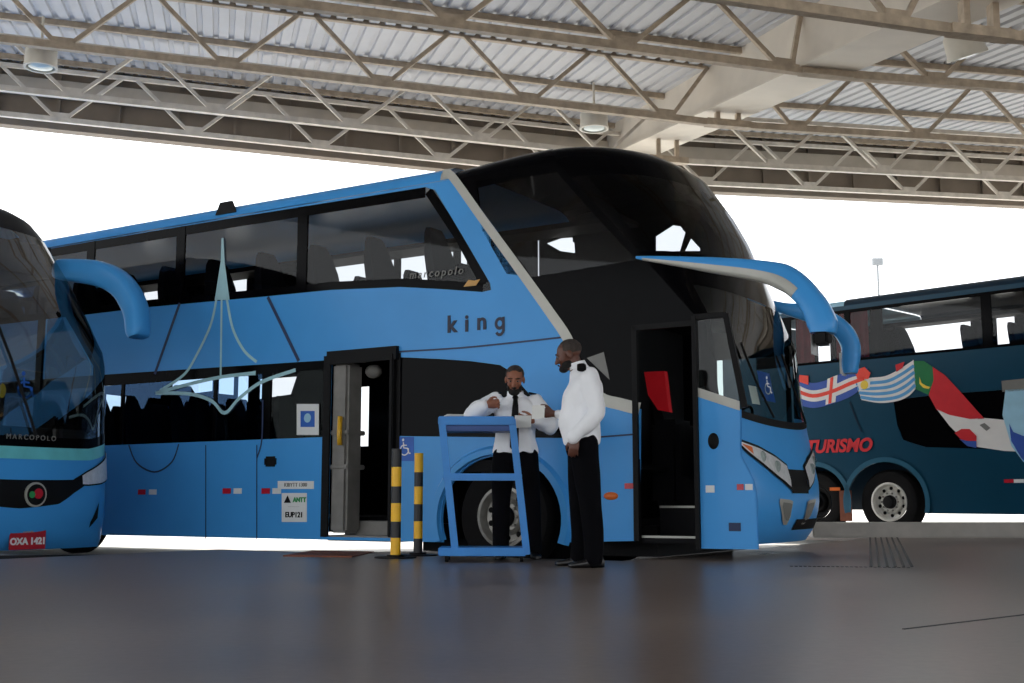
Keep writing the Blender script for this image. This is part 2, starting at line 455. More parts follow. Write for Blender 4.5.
# purlins
for d in (-.35, 2.1, 5., 8., 12., 17.):
    for e0, e1 in ((-22, -.05), (.05, 22)):
        mb = MB(); z = roof_z(d) - .045
        for a, b in ((e0, e1),):
            mb.bar(R(a, d, z), R(b, d, z), .06, .085)
        struct(mb.build('trim_4', M['truss']))
# main girder (box beam that climbs with the roof)
def gird(d): return 6.62 - .133 * d
mb = MB()
rings = []
for d in (-.9, 12, 30):
    zb = gird(d) if d <= 12 else gird(12) - .02 * (d - 12); zt = roof_z(d) + .03
    c = [R(-.28, d, 0), R(.28, d, 0)]
    rings.append([(c[0].x, c[0].y, zb), (c[1].x, c[1].y, zb), (c[1].x, c[1].y, zt), (c[0].x, c[0].y, zt)])
mb.loft(rings)
gd = thing('roof_girder', 'deep cream box girder climbing from upper right towards the far roof edge', 'girder')
mb.build('web_box', M['girder'], gd)
mb = MB()
for d0, d1 in ((-.9, 12), (12, 30)):
    z0, z1 = [gird(d) if d <= 12 else gird(12) - .02 * (d - 12) for d in (d0, d1)]
    mb.bar(R(0, d0, z0), R(0, d1, z1), .74, .03)
mb.build('bottom_flange', M['girder'], gd)
# trusses: two per bay line, one on each side of the girder
def truss(d, zc, h, sgn, m, label, e_end=14., node0=.9, chord=.1, web=.055):
    t = thing('roof_truss', label, 'truss', group=None)
    s = sgn
    mb = MB(); mb.bar(R(s * .3, d, zc), R(s * e_end, d, zc), chord, chord); mb.build('bottom_chord', m, t)
    mb = MB(); mb.bar(R(s * .3, d, zc + h), R(s * e_end, d, zc + h), chord * .8, chord * .8); mb.build('top_chord', m, t)
    e = node0; pitch = 2.04; first = True
    while e < e_end - 1.1:
        b = R(s * e, d, zc + .03)
        p = MB(); p.bar(R(s * (e - .13), d, zc + .065), R(s * (e + .13), d, zc + .065), chord * .9, .09); p.build('gusset_plate', m, t)
        for q in (-1, 1):
            ee = e + q * pitch / 2 - q * .12
            if ee < .3: ee = .3
            w = MB(); w.bar(R(s * (e + q * .1), d, zc + .05), R(s * ee, d, zc + h - .02), web, web); w.build('diagonal', m, t)
        e += pitch
    return t
rows = [(0., 6.13, .8, 'trusslt', 'pale steel truss nearest the brown fascia', .08),
        (1.5, 6.06, .78, 'trusslt', 'pale steel truss one row before the fascia', .085),
        (3.89, 5.92, .84, 'truss', 'beige steel truss third row from the fascia', .095),
        (6.77, 5.66, .8, 'truss', 'rusty beige truss fourth row from the fascia', .1),
        (9.76, 4.99, .98, 'truss', 'rusty beige truss at the top photo edge', .1)]
nodes = {0.: (1.45, 1.3), 1.5: (1.1, 1.9), 3.89: (.95, 1.1), 6.77: (.55, 1.5), 9.76: (.9, 1.2)}
for d, zc, h, m, lb, ch in rows:
    for s, nm in ((-1, 'left of the cream girder'), (1, 'right of the cream girder')):
        truss(d, zc, h, s, M[m], lb + ', ' + nm, e_end=(16. if s < 0 else 13.), node0=nodes[d][0 if s < 0 else 1], chord=ch, web=.05 if d < 2 else .055)
    # bracket that ties both trusses into the girder
    br = MB(); br.bar(R(-.34, d, zc), R(.34, d, zc), .15, .1)
    zz = max(gird(d), zc + .1)
    for e in (-.16, .16): br.bar(R(e, d, zc), (R(e, d, 0).x, R(e, d, 0).y, zz + .02), .06, .16)
    o = br.build('girder_bracket', M['truss']); tag(o, {0.: 'farthest steel bracket under the cream girder, behind the blue coach roof', 1.5: 'second farthest steel bracket under the cream girder', 3.89: 'steel bracket under the cream girder above the coach windshield', 6.77: 'brown steel bracket under the cream girder, second nearest', 9.76: 'brown steel bracket under the cream girder at upper right, nearest'}[d], 'bracket')
# fascia cladding at the far edge
for nm, e0, e1 in (('wall_far', -22, 0), ('wall_far', 0, 22)):
    mb = MB(); n = int((e1 - e0) / .31); rows_ = [[], []]
    for i in range(n + 1):
        e = e0 + (e1 - e0) * i / n
        rows_[0].append(R(e, -.85, 6.24)); rows_[1].append(R(e, -.85, 7.4))
    mb.loft(rows_, cap=False, closed=False)
    for i in range(0, n, 3):
        e = e0 + (e1 - e0) * i / n
        if abs(e) > .3: mb.bar(R(e, -.8, 6.26), R(e, -.8, 7.3), .05, .05, up=(EX[0], EX[1], 0))
    struct(mb.build(nm, M['clad']))
    mb = MB(); mb.bar(R(e0 or .01, -.72, 6.86), R(e1 or -.01, -.72, 6.86), .04, .3)
    struct(mb.build('trim_5', M['cladlt']))
    mb = MB(); mb.bar(R(e0 or .01, -.75, 6.21), R(e1 or -.01, -.75, 6.21), .22, .1); struct(mb.build('trim_6', M['clad']))
# lamps
def on_roofplane(x, y, d):
    g_ = R(0, d, 0); r = ray(x, y)
    t = (g_.x * PX[0] + g_.y * PX[1]) / (r[0] * PX[0] + r[1] * PX[1])
    return Vector((r[0] * t, r[1] * t, H + r[2] * t))
for x, y, d, tilt, lb in ((41, 60, 3.3, (0, 0), 'round white ceiling lamp under the roof at far upper left'), (594, 122, 3.2, (0, 0), 'round white ceiling lamp over the blue coach roof, left of the girder'), (965, 47, 8.6, (.2, -.3), 'round white ceiling lamp tilted beside the girder at upper right')):
    p = on_roofplane(x, y, d)
    t = thing('ceiling_lamp', lb, 'lamp', tuple(p)); t.rotation_euler = (tilt[0], tilt[1], 0)
    def ring(r_, z_): return [(r_ * math.cos(2 * PI * j / 28), r_ * math.sin(2 * PI * j / 28), z_) for j in range(28)]
    mb = MB(); mb.loft([ring(.06, .22), ring(.15, .2), ring(.2, .13), ring(.205, -.06), ring(.215, -.08), ring(.215, -.11), ring(.18, -.11), ring(.175, -.06)], cap=True); mb.build('housing', M['lampcase'], t, smooth=40)
    mb = MB(); mb.loft([ring(.172, -.062), ring(.15, -.1), ring(.08, -.115), ring(.01, -.118)]); mb.build('lens', M['lampglass'], t, smooth=40)
    mb = MB(); mb.tube([(0, 0, .2), (0, 0, .6)], .018); mb.build('stem', M['lampcase'], t)

# ================================================================== BIG BLUE COACH
coach = thing('double_decker_coach', 'tall blue double-decker coach with black front and both doors open, in the middle', 'bus', FM.O, BANG)
W = 2.6
ZT = 4.12
RT = [(3.6, 0.), (3.8, .0), (3.9, .012), (3.98, .04), (4.04, .09), (4.09, .17), (4.12, .32)]
def inset_front(z): return lerp_table(RT, z)
def us_front(z): return -.65 if z <= 2.3 else -.65 - (z - 2.3) * .86
CT = [(.28, -.4), (.36, -.3), (.52, -.21), (.68, -.175), (.85, -.18), (1.0, -.22), (1.36, -.315), (1.76, -.4), (2.2, -.47), (2.84, -.63), (3.28, -.775), (3.56, -.92), (3.8, -1.08), (3.95, -1.18), (4.04, -1.3), (4.09, -1.5), (4.12, -1.9)]
nose = Nose(CT, us_front, W, 2.3, inset_front)
# key lines on the near side, (u, z)
strip = spline([(-3.36, 4.0)] + [Sm(*p) for p in ((452, 176), (480, 215), (520, 270), (550, 312), (568, 339), (580, 370), (600, 397), (620, 404), (640, 409))], 4)
arch_in = arc(-2.68, .5, .68, .60, 200, -20, 24)
uw_hole = [(-13.4, 3.0), (-13.4, 3.9)] + PS(FM, [(100, 240), (250, 215), (425, 187), (435, 190), (462, 235), (490, 283), (491, 290), (482, 292), (440, 289), (400, 287), (330, 290), (260, 297), (150, 307), (75, 316)])
lwL_hole = [(-13.4, 1.33), (-13.4, 2.24), (-8.5, 2.2), (-4.86, 2.155), (-4.86, 1.34)]
lwR_hole = PS(FM, [(397, 357), (440, 359), (470, 361), (500, 365), (508, 370), (562, 431), (562, 438), (480, 437), (397, 436)])
door_hole = [(-4.81, .3), (-4.81, 2.18), (-3.92, 2.18), (-3.92, .3)]
skirt_z = .27
outer = [(-13.6, skirt_z)] + [(-3.34, skirt_z)] + arch_in[1:-1] + [(-2.02, .29), (-1.22, .32)] + [p for p in strip[::-1]] + [(-13.6, 4.0)]
# the roof edge starts a little below the side's top: keep side to 3.86
outer = [(x, min(z, 3.9)) for x, z in outer]
mb = MB(); mb.flat([outer, uw_hole, lwL_hole, lwR_hole, door_hole], 0., .03); mb.build('side_panel', M['blue'], coach)
# roof and rear of the blue body
def sec(u, zt, sag=0.):
    pr = [(0., zt - .16), (.012, zt - .1), (.05, zt - .05), (.12, zt - .015), (.28, zt + .005), (1.3, zt + .02)]
    full = pr + [(W - v, z) for v, z in pr[-2::-1]]
    return [(u, v, z) for v, z in full]
mb = MB(); mb.loft([sec(-13.6, 4.07), sec(-8, 4.075), sec(-3.3, 4.065)], cap=False, closed=False)
mb.build('roof', M['blue'], coach, smooth=40)
mb = MB(); mb.box((-13.62, .02, .27), (-13.56, W - .02, 4.0), .01); mb.build('rear_panel', M['blue'], coach)
# far side
fu_hole = [(-13.4, 2.95), (-13.4, 3.82), (-3.75, 3.82), (-3.75, 2.95)]
fl_holes = [[(-11.5, 1.55), (-11.5, 2.3), (-10.85, 2.22), (-10.85, 1.9), (-11.2, 1.55)], [(-10.05, 2.2), (-10.05, 2.48), (-9.2, 2.5), (-9.2, 2.24)], [(-9.1, 2.2), (-9.1, 2.5), (-8.78, 2.5), (-8.78, 2.16)], [(-8.72, 1.5), (-8.72, 2.42), (-8.5, 2.42), (-8.5, 1.5)], [(-8.3, 2.08), (-8.3, 2.36), (-7.6, 2.36), (-7.7, 2.12)], [(-6.68, 1.38), (-6.68, 2.16), (-6.34, 2.16), (-6.34, 1.38)]]  # lower openings cut to the outlines of the daylight patches
ff1 = [Sm(*p, 2.57) for p in ((546, 243), (560, 238), (574, 237), (575, 253), (560, 251))]  # front openings likewise shaped as spots of daylight
ff2 = [Sm(*p, 2.57) for p in ((655, 236), (672, 225), (687, 227), (680, 251), (655, 252))]
ff3 = [Sm(*p, 2.57) for p in ((684, 251), (692, 234), (700, 242), (700, 251))]
ff4 = [(-1.5, 1.5), (-1.5, 2.2), (-.72, 2.2), (-.72, 1.5)]
mb = MB(); mb.flat([[(-13.6, .27), (-13.6, 3.9), (-1.95, 3.9), (-.68, 2.35), (-.65, .3), (-1.9, .3)] + arc(-2.68, .5, .68, .6, -20, 200, 16) + [(-3.4, .27)], fu_hole, *fl_holes, ff1, ff2, ff3, ff4], W - .03, .03)
mb.build('far_side_panel', M['black'], coach, label='dark far side of the coach seen through its windows')
for h_, nm in [(fu_hole, 'far_window')] + [(q_, 'far_window') for q_ in fl_holes] + [(ff4, 'far_window')]:
    mb = MB(); mb.flat([h_], W - .02); mb.build(nm, M['glass'], coach)
# curtains on the far upper windows, with the gaps that show daylight
gaps = [(-10.65, -10.28), (-8.98, -8.55), (-7.17, -5.93), (-5.8, -4.99), (-4.86, -4.78)]
e = -13.4
for a, b in gaps + [(-3.75, -3.7)]:
    mb = MB(); n = max(2, int((a - e) / .06))
    rows_ = [[(e + (a - e) * i / n, W - .07 + .015 * math.sin(i * 1.9), z) for i in range(n + 1)] for z in (2.9, 3.84)]
    mb.loft(rows_, cap=False, closed=False); mb.build('curtain', M['curtain'], coach)
    e = b
# pelmet shaped along the gaps (luggage rack edge)
mb = MB(); mb.box((-13.4, W - .5, 3.8), (-2.4, W - .06, 3.86)); mb.build('luggage_rack', M['inner'], coach)
# inner floors, ceiling, partitions
mb = MB(); mb.box((-13.5, .04, 2.5), (-1.35, W - .04, 2.58)); mb.build('upper_deck_floor', M['inner'], coach)
mb = MB(); mb.box((-13.5, .75, .42), (-.9, W - .04, .5)); mb.box((-13.5, .04, .42), (-4.86, .75, .5)); mb.box((-3.88, .04, .95), (-1.26, .75, 1.0)); mb.box((-3.3, .03, 1.0), (-2.0, 1.0, 1.06)); mb.build('lower_deck_floor', M['inner'], coach)
mb = MB(); mb.box((-3.42, .32, .3), (-3.38, W - .3, 1.0)); mb.box((-1.98, .32, .3), (-1.94, W - .3, 1.0)); mb.box((-3.4, .5, .1), (-1.95, .55, 1.04)); mb.build('wheel_housing', M['matte'], coach)
mb = MB(); mb.box((-3.86, .04, .5), (-3.82, W - .06, 2.5)); mb.build('partition', M['inner'], coach)
# mid door: stairwell
mb = MB(); mb.box((-4.82, .03, .26), (-3.9, .45, .32)); mb.box((-4.82, .3, .32), (-3.9, .75, .46)); mb.build('step', M['innerlt'], coach, label='grey entrance step of the middle door')
mb = MB(); mb.box((-4.82, .04, .34), (-4.6, .3, 2.12), .03); mb.box((-4.82, .03, 1.0), (-4.58, .33, 1.05), .01); mb.box((-4.82, .03, 1.36), (-4.58, .33, 1.41), .01); mb.build('stair_panel', M['innerlt'], coach, label='light grey stair wall inside the middle door')
mb = MB(); mb.ball((-4.46, .3, 2.04), (.1, .08, .075)); mb.build('door_lamp', M['innerlt'], coach, smooth=True)
mb = MB(); mb.tube([(-4.66, .0, 1.25), (-4.66, -.01, 1.36), (-4.66, .0, 1.55)], .026); mb.build('handrail', M['amberbar'], coach, smooth=True)
mb = MB(); mb.box((-3.98, -.06, .31), (-3.93, .62, 2.17), .01); o = mb.build('middle_door', M['matte'], coach, label='black framed middle door leaf, folded open')
mb = MB(); mb.flat([[(-4.82, 2.1), (-4.82, 2.24), (-3.9, 2.24), (-3.9, 2.1)]], -.05, .06); mb.build('door_header', M['matte'], coach)
mb = MB(); mb.flat([[(-4.16, .34), (-4.16, 2.1), (-3.94, 2.1), (-3.94, .34)]], .62, .02); mb.build('door_glass', M['black'], o)
mb = MB()
for z in (1.2, 1.75): mb.flat([[(-4.12, z), (-4.12, z + .2), (-3.98, z + .2), (-3.98, z)]], .615)
mb.build('notice', M['led'], o)
# black posts beside doors and between windows
mb = MB()
for u0_, z0_, z1_, w_ in ((-4.85, .3, 2.2, .09), (-3.9, .3, 2.17, .05)): mb.box((u0_ - w_ / 2, -.006, z0_), (u0_ + w_ / 2, .02, z1_))
mb.build('door_frame', M['matte'], coach)
# window panes, upper
ub = [-13.4, -10.6, -8.75, -7.15, -5.25]
def clip_u(loop, a, b):
    # part of a polygon between two u values
    def cut(l, k, keep):
        out = []
        for i in range(len(l)):
            p, q = l[i], l[(i + 1) % len(l)]
            ip, iq = keep(p[0]), keep(q[0])
            if ip: out.append(p)
            if ip != iq:
                t = (k - p[0]) / (q[0] - p[0]); out.append((k, p[1] + (q[1] - p[1]) * t))
        return out
    l = cut(loop, a, lambda x: x >= a); return cut(l, b, lambda x: x <= b)
edges = ub + [-2.7]
for a, b in zip(edges, edges[1:]):
    mb = MB(); mb.flat([clip_u(uw_hole, a, b)], .012); mb.build('upper_window', M['glass'], coach)
for a in ub[1:]: mb = MB(); mb.box((a - .07, .002, 2.8), (a + .07, .03, 3.9)); mb.build('window_post', M['black'], coach)
# dark printed border along the sill and below the roof
lo = [(-13.4, 3.0)] + PS(FM, [(75, 316), (150, 307), (260, 297), (330, 290), (400, 287), (440, 289), (482, 292)])
mb = MB(); mb.ribbon([(x, z + .04) for x, z in lo], .1, .008); hi = [(-13.4, 3.9)] + PS(FM, [(100, 240), (250, 215), (425, 187)])
mb.ribbon([(x, z - .05) for x, z in hi], .12, .008)
rt = PS(FM, [(432, 190), (462, 235), (488, 283)]); mb.ribbon([(x - .05, z) for x, z in rt], .1, .008)
mb.build('window_border', M['black'], coach)
# lower panes
lb_ = [-13.4, -10.4, -8.05, -6.5, -5.72, -4.86]
for i, (a, b) in enumerate(zip(lb_, lb_[1:])):
    mb = MB(); mb.flat([clip_u(lwL_hole, a, b)], .012); mb.build('lower_window', M['glassb'] if i < 4 else M['glass'], coach)
for a, w_ in ((-10.4, .12), (-8.05, .05), (-6.5, .05), (-5.72, .13)): mb = MB(); mb.box((a - w_ / 2, .002, 1.33), (a + w_ / 2, .03, 2.2)); mb.build('window_post', M['black'], coach)
mb = MB(); mb.box((-13.4, .001, 2.06), (-4.86, .03, 2.2)); mb.build('window_border', M['black'], coach)
mb = MB(); mb.flat([lwR_hole], .01, .01); mb.build('lower_window', M['black'], coach, label='black pointed window over the front wheel')
# seats
seats(coach, [(-13 + i * .8, v, 2.6) for i in range(13) for v in (.42, W - .42)] + [(-12.7 + i * .8, v, 1.12) for i in range(8) for v in (.42, W - .42)], M['seat'])
# black front part of the near side
dr = [(-1.22, .32), (-1.22, 2.21), (-.645, 2.21), (-.645, .32)]
blk = [p for p in strip] + [(-1.22, 1.48), (-1.22, 2.21), (-.65, 2.21), (-.65, 2.3), (us_front(2.8), 2.8), (us_front(3.2), 3.2), (us_front(3.5), 3.5), (us_front(3.8), 3.8), (us_front(3.9) - .02, 3.9)]
blk = [(x, min(z, 3.9)) for x, z in blk]
ug = [(-2.96, 3.84), (-2.9, 3.35), (-2.6, 2.86), (-2.3, 2.8), (us_front(2.85) - .08, 2.85), (us_front(3.3) - .1, 3.3), (us_front(3.8) - .1, 3.8)]
mb = MB(); mb.flat([blk, ug], 0., .025); mb.build('front_side_panel', M['black'], coach)
mb = MB(); mb.flat([ug], .01); mb.build('upper_side_window', M['glassd'], coach)
tri = PS(FM, [(587, 358), (604, 352), (610, 380)]); mb = MB(); mb.flat([tri], -.004); mb.build('painted_reflection', M['led'], coach, label='small pale triangle painted as a reflection on the black side')  # flat grey triangle stands in for a reflection in the glossy black side
# lower blue strip under the silver line, ahead of the wheel belongs to side_panel; silver strip itself
sw = [.11] * len(strip)
for i in range(len(sw)): sw[i] = .085 + .03 * i / len(sw)
mb = MB(); mb.ribbon([(x, min(z, 3.97)) for x, z in strip], sw, -.008); mb.build('silver_strip', M['silver'], coach)
mb = MB(); mb.loft([sec(-3.4, 4.072), sec(-3.3, 4.072)], cap=False, closed=False); mb.build('roof_strip', M['silver'], coach)
# black roof cap
def csec(u, zt):
    pts = [(inset_front(z), z - (4.12 - zt)) for z in (3.8, 3.9, 3.98, 4.04, 4.09, 4.12)]
    full = pts + [(1.3, zt + .0)] + [(W - v, z) for v, z in pts[::-1]]
    return [(u, v, z) for v, z in full]
mb = MB()
mb.loft([csec(-3.3, 4.055), csec(-2.95, 4.085), csec(-2.5, 4.115), [(us_front(z) + .005, v, z) for u, v, z in csec(-2.2, 4.12)]], cap=False, closed=False)
ph = frange(0, 180, 44)
lev = (3.72, 3.8, 3.9, 3.95, 4.0, 4.04, 4.07, 4.1, 4.12)
rows_ = [[nose.p(f, z) for f in ph] for z in lev]
mb.loft(rows_, cap=False, closed=False)
top = rows_[-1]; mb.bm.faces.new([mb.bm.verts.new(p) for p in top])
mb.bm.faces.new([mb.bm.verts.new(p) for p in [(-2.22, 1.3, 4.12)] + [top[0], top[-1]]])
# gap filler between slanted near side and cap
for v_ in (0, W):
    pass
mb.build('roof_cap', M['black'], coach, smooth=50)
# front: bands
belt = lambda f: 1.53 - .16 * math.sin(math.radians(f)) ** 1.5
P_all = frange(0, 180, 60)
mb = MB(); nose.patch(mb, P_all, .28, belt, 12); mb.build('nose_panel', M['blue'], coach, smooth=60)
Pw = frange(30, 160, 44)
mb = MB(); nose.patch(mb, Pw, belt, 2.6, 10); mb.build('lower_windshield', M['glassw'], coach, smooth=True)
for fa, fb_ in ((0, 30), (160, 180)): mb = MB(); nose.patch(mb, frange(fa, fb_, 10), belt, 2.6, 10); mb.build('windshield_pillar', M['black'], coach, smooth=60)
mb = MB(); nose.patch(mb, P_all, 2.6, 2.92, 4); mb.build('front_band', M['black'], coach, smooth=60)
mb = MB(); nose.patch(mb, P_all, 2.92, 3.72, 10); mb.build('upper_windshield', M['glassd'], coach, smooth=True)
for fa, fb_ in ((108, 180), (0, 8)): mb = MB(); nose.patch(mb, frange(fa, fb_, 8), 2.92, 3.72, 8, -.03); mb.build('upper_pillar_screen', M['black'], coach, smooth=60)  # far one widened into a black sheet that blocks sky behind the glass
# driver's cab
mb = MB()
rr = []
for uu, zz in ((-.95, .9), (-.9, 1.32), (-.62, 1.42), (-.5, 1.38)): rr.append([(uu, v, zz - .04 * abs(v - 1.3)) for v in frange(.5, W - .3, 8)])
mb.loft(rr, cap=False, closed=False); mb.build('dashboard', M['matte'], coach, smooth=40)
mb = MB(); mb.tube([(-.95 + .2 * math.cos(a) * .45, 1.85 + .22 * math.sin(a), 1.42 + .2 * math.cos(a)) for a in frange(0, 2 * PI, 20)], .016, 8); mb.build('steering_wheel', M['matte'], coach, smooth=True)
o = seat_mesh(M['seatred']).build('driver_seat', M['inner'], coach, smooth=40); o.location = (-1.45, 1.85, .95); o.scale = (1.1, 1.1, 1.1)
rs = []
for x_, y_, w_ in ((652, 372, 11), (655, 390, 11), (660, 405, 9), (667, 413, 4)): pass
hr = [Sm(x_, y_, 1.25) for x_, y_ in ((644, 372), (664, 371), (669, 412), (658, 410), (648, 395))]
mb = MB(); mb.flat([hr], 1.25, .08); mb.build('seat_cover', M['seatred'], coach, label='red headrest cover seen through the front door')
mb = MB(); mb.box((-1.9, .03, .32), (-1.86, W - .1, 2.5)); mb.build('partition', M['inner'], coach)
mb = MB(); mb.box((-1.21, .03, .3), (-.66, .42, .36), .01); mb.box((-1.21, .42, .36), (-.66, .8, .62), .01); mb.box((-1.21, .8, .62), (-.66, 1.2, .9), .01); mb.build('step', M['inner'], coach)
mb = MB()
for z_, y_ in ((.362, .04), (.622, .42)): mb.box((-1.2, y_ - .015, z_ - .015), (-.67, y_ + .02, z_ + .004))
mb.build('step_edge', M['silver'], coach)
mb = MB(); mb.bar((-1.225, -.008, .32), (-1.225, -.008, 2.24), .05, .05); mb.bar((-1.24, -.008, 2.22), (-.62, -.008, 2.22), .05, .05); mb.bar((-.65, .0, .32), (-.65, .0, 2.22), .03, .03); mb.build('door_frame', M['matte'], coach)
# grey seat side/console inside the doorway
mb = MB(); mb.box((-1.5, .85, .62), (-1.2, 1.3, 1.45), .05); mb.build('console', M['inner'], coach)
# open front door leaf, standing off the side and following the nose a little
def leaf(u, out=.14):
    t = max(0, (u + .45) / .4); return -out + .07 * t * t
def leaf_strip(mb, us_, zlo, zhi, off=0.):
    a = [(u, leaf(u) + off, zlo(u)) for u in us_]; b = [(u, leaf(u) + off, zhi(u)) for u in us_]
    mb.loft([a, b], cap=False, closed=False)
zs_ = lambda u: 1.60 - (u + .66) * .36
ur_ = lambda z: lerp_table([(.27, -.09), (.8, -.09), (1.0, -.12), (1.12, -.21), (1.5, -.2)], z)
fd = MB()
for off in (0, .035):
    grid = []
    for k in range(13):
        row = []
        for i_ in range(11):
            t = i_ / 10; z = .27 + (1.6 - .27) * k / 12; u = -.58 + t * (ur_(z) + .58)
            z = .27 + (zs_(u) - .27) * k / 12; row.append((u, leaf(u) + off, z))
        grid.append(row)
    fd.loft(grid, cap=False, closed=False)
lus = frange(-.58, -.2, 8)
fdo = fd.build('front_door', M['blue'], coach, smooth=True, label='open front door leaf, blue below the silver line')
mb = MB(); leaf_strip(mb, [u for u in lus if u < -.1], lambda u: zs_(u) - .01, lambda u: zs_(u) + .07, -.006); mb.build('door_strip', M['silver'], fdo)
mb = MB(); mb.bar((-.585, leaf(-.6), .26), (-.585, leaf(-.6), 2.26), .04, .06)
gl_us = frange(-.56, -.2, 8)
mb.bar((-.585, leaf(-.6), 2.25), (-.3, leaf(-.3), 2.25), .04, .05)
mb.bar((-.3, leaf(-.3), 2.26), (-.16, leaf(-.2), 1.45), .04, .05)
mb.build('door_rail', M['matte'], fdo)
mb = MB(); a = [(u, leaf(u), zs_(u) + .05) for u in gl_us]; b = [(u, leaf(u), min(2.27, 2.27 - max(0, (u + .3)) * 5.5)) for u in gl_us]; mb.loft([a, b], cap=False, closed=False); mb.build('door_glass', M['glassw'], fdo, smooth=True)
def leaf_decal(x, y, du, dz, m, name, parent=fdo):
    u, z = Sm(x, y, -.15); mb = MB()
    leaf_strip(mb, [u - du / 2, u + du / 2], lambda q: z - dz / 2, lambda q: z + dz / 2, -.008); return mb.build(name, m, parent)
hu, hz = Sm(713, 441, -.15); mb = MB(); mb.ball((hu, leaf(hu) - .0, hz), (.05, .025, .07)); mb.build('door_handle', M['matte'], fdo, smooth=True)
leaf_decal(739, 487, .055, .05, M['red'], 'reflector'); leaf_decal(747, 487, .06, .05, M['white'], 'reflector'); leaf_decal(710, 489, .08, .06, M['white'], 'reflector')
leaf_decal(734, 527, .1, .07, M['navyln'], 'vent_grille')
# head lamp and fog lamp on the nose
def hl(mb, f0, f1, top, bot, off, nz=3, n=18):
    nose.patch(mb, frange(f0, f1, n), bot, top, nz, off)
htop = lambda f: lerp_table([(40, 1.2), (50, 1.17), (59, 1.14), (72, 1.07), (84, .97), (92, .9)], f)
hbot = lambda f: lerp_table([(40, 1.18), (50, 1.08), (59, 1.0), (70, .89), (80, .8), (92, .72)], f)
for mir in (False, True):
    mf = (lambda f: 180 - f) if mir else (lambda f: f)
    mb = MB(); nose.patch(mb, [mf(f) for f in frange(40, 82, 26)], lambda f: hbot(mf(f)) - .02, lambda f: htop(mf(f)) + .02, 3, .012); ho = mb.build('headlight', M['matte'], coach, smooth=True)
    mb = MB(); nose.patch(mb, [mf(f) for f in frange(43, 81, 26)], lambda f: hbot(mf(f)) + .005, lambda f: htop(mf(f)) - .005, 3, .018); mb.build('lens', M['chrome'], ho, smooth=True)
    mb = MB(); nose.patch(mb, [mf(f) for f in frange(44, 52, 6)], lambda f: hbot(mf(f)) + .02, lambda f: htop(mf(f)) - .02, 2, .022); mb.build('turn_signal', M['orange'], ho, smooth=True)
    for fc, r_ in ((60, .05), (71, .055)):
        mb = MB(); q = nose.p(mf(fc), (htop(fc) + hbot(fc)) / 2, .02); mb.ball(q, (r_ * .6, r_ * .6, r_), 14, 10); mb.build('reflector_bowl', M['glassw'], ho, smooth=True)
    ft = lambda f: lerp_table([(70, .69), (80, .68), (84, .66)], mf(f)); fb = lambda f: lerp_table([(70, .66), (76, .5), (80, .45), (84, .45)], mf(f))
    mb = MB(); nose.patch(mb, [mf(f) for f in frange(70, 83, 8)], fb, ft, 3, .01); fo = mb.build('fog_lamp', M['silver'], coach, smooth=True)
    mb = MB(); nose.patch(mb, [mf(f) for f in frange(73, 82, 8)], lambda f: fb(f) + .04, lambda f: ft(f) - .03, 3, .016); mb.build('lens', M['led'], fo, smooth=True)
mb = MB(); nose.patch(mb, frange(82, 98, 10), .74, .96, 3, .012); mb.build('grille', M['matte'], coach, smooth=True)
mb = MB(); nose.patch(mb, frange(90, 130, 10), .4, .5, 2, .01); mb.build('bumper_vent', M['matte'], coach, smooth=True)
# windshield sticker and wipers
mb = MB(); nose.patch(mb, frange(78, 90, 4), 1.6, 1.88, 2, -.02); so = mb.build('access_sticker', M['signblue'], coach, smooth=True)
mb = MB(); nose.patch(mb, frange(66, 74, 4), 1.55, 1.72, 2, -.02); mb.build('windshield_sticker', M['white'], coach, smooth=True)
for pts in ([(80, 1.44), (70, 1.75), (60, 2.1)], [(122, 1.44), (112, 1.75), (102, 2.1)]):
    mb = MB(); mb.tube([nose.p(f, z, .03) for f, z in spline([(f, z) for f, z in pts], 5)], .012, 6); mb.build('wiper', M['matte'], coach)
mb = MB(); nose.patch(mb, frange(20, 160, 30), lambda f: belt(f) - .02, lambda f: belt(f) + .05, 2, .006); mb.build('wiper_cowl', M['matte'], coach, smooth=True)
# mirrors
def arm(path, w, name, label, hang):
    path = spline(path, 6); n = len(path); mb = MB(); rings = []
    for i, p in enumerate(path):
        d = (Vector(path[min(i + 1, n - 1)]) - Vector(path[max(i - 1, 0)])).normalized()
        y = Vector((0, 1, 0)); nrm = y.cross(d).normalized()       # nrm lies in the arm's own plane
        t = i / (n - 1); wt = lerp_table(w[0], t); ht = lerp_table(w[1], t)
        p = Vector(p)
        rings.append([p + nrm * (ht * math.copysign(abs(math.cos(a)) ** .6, math.cos(a))) + y * (wt * math.copysign(abs(math.sin(a)) ** .6, math.sin(a))) for a in [2 * PI * j / 16 for j in range(16)]])
    mb.loft(rings)
    mo = mb.build(name, M['blue'], coach, smooth=50, label=label)
    return mo, path, rings
npath = [(-1.2, 0.0, 2.87), (-.56, -.06, 2.735), (.04, -.2, 2.585), (.33, -.3, 2.46), (.53, -.38, 2.26), (.615, -.4, 2.08), (.62, -.4, 1.99)]
m1, p1, r1 = arm(npath, ([(0, .02), (.3, .06), (.6, .1), (1, .11)], [(0, .012), (.2, .07), (.45, .11), (.65, .1), (.85, .115), (1, .09)]), 'mirror_arm', 'blue curved mirror arm on the door side', None)
mb = MB(); ur = []
for i, p in enumerate(p1[1:22]):
    k = i + 1
    ur.append([r1[k][j] * 1.0 - Vector((0, .004, .002)) for j in (12, 13, 14, 15, 0)] )
us = MB(); us.loft([[q for q in r] for r in ur], cap=False, closed=False); us.build('arm_underside', M['silver'], m1, smooth=True)
mb = MB(); mb.box((.56, -.48, 1.89), (.68, -.34, 2.0), .02); mh = mb.build('mirror_housing', M['matte'], m1)
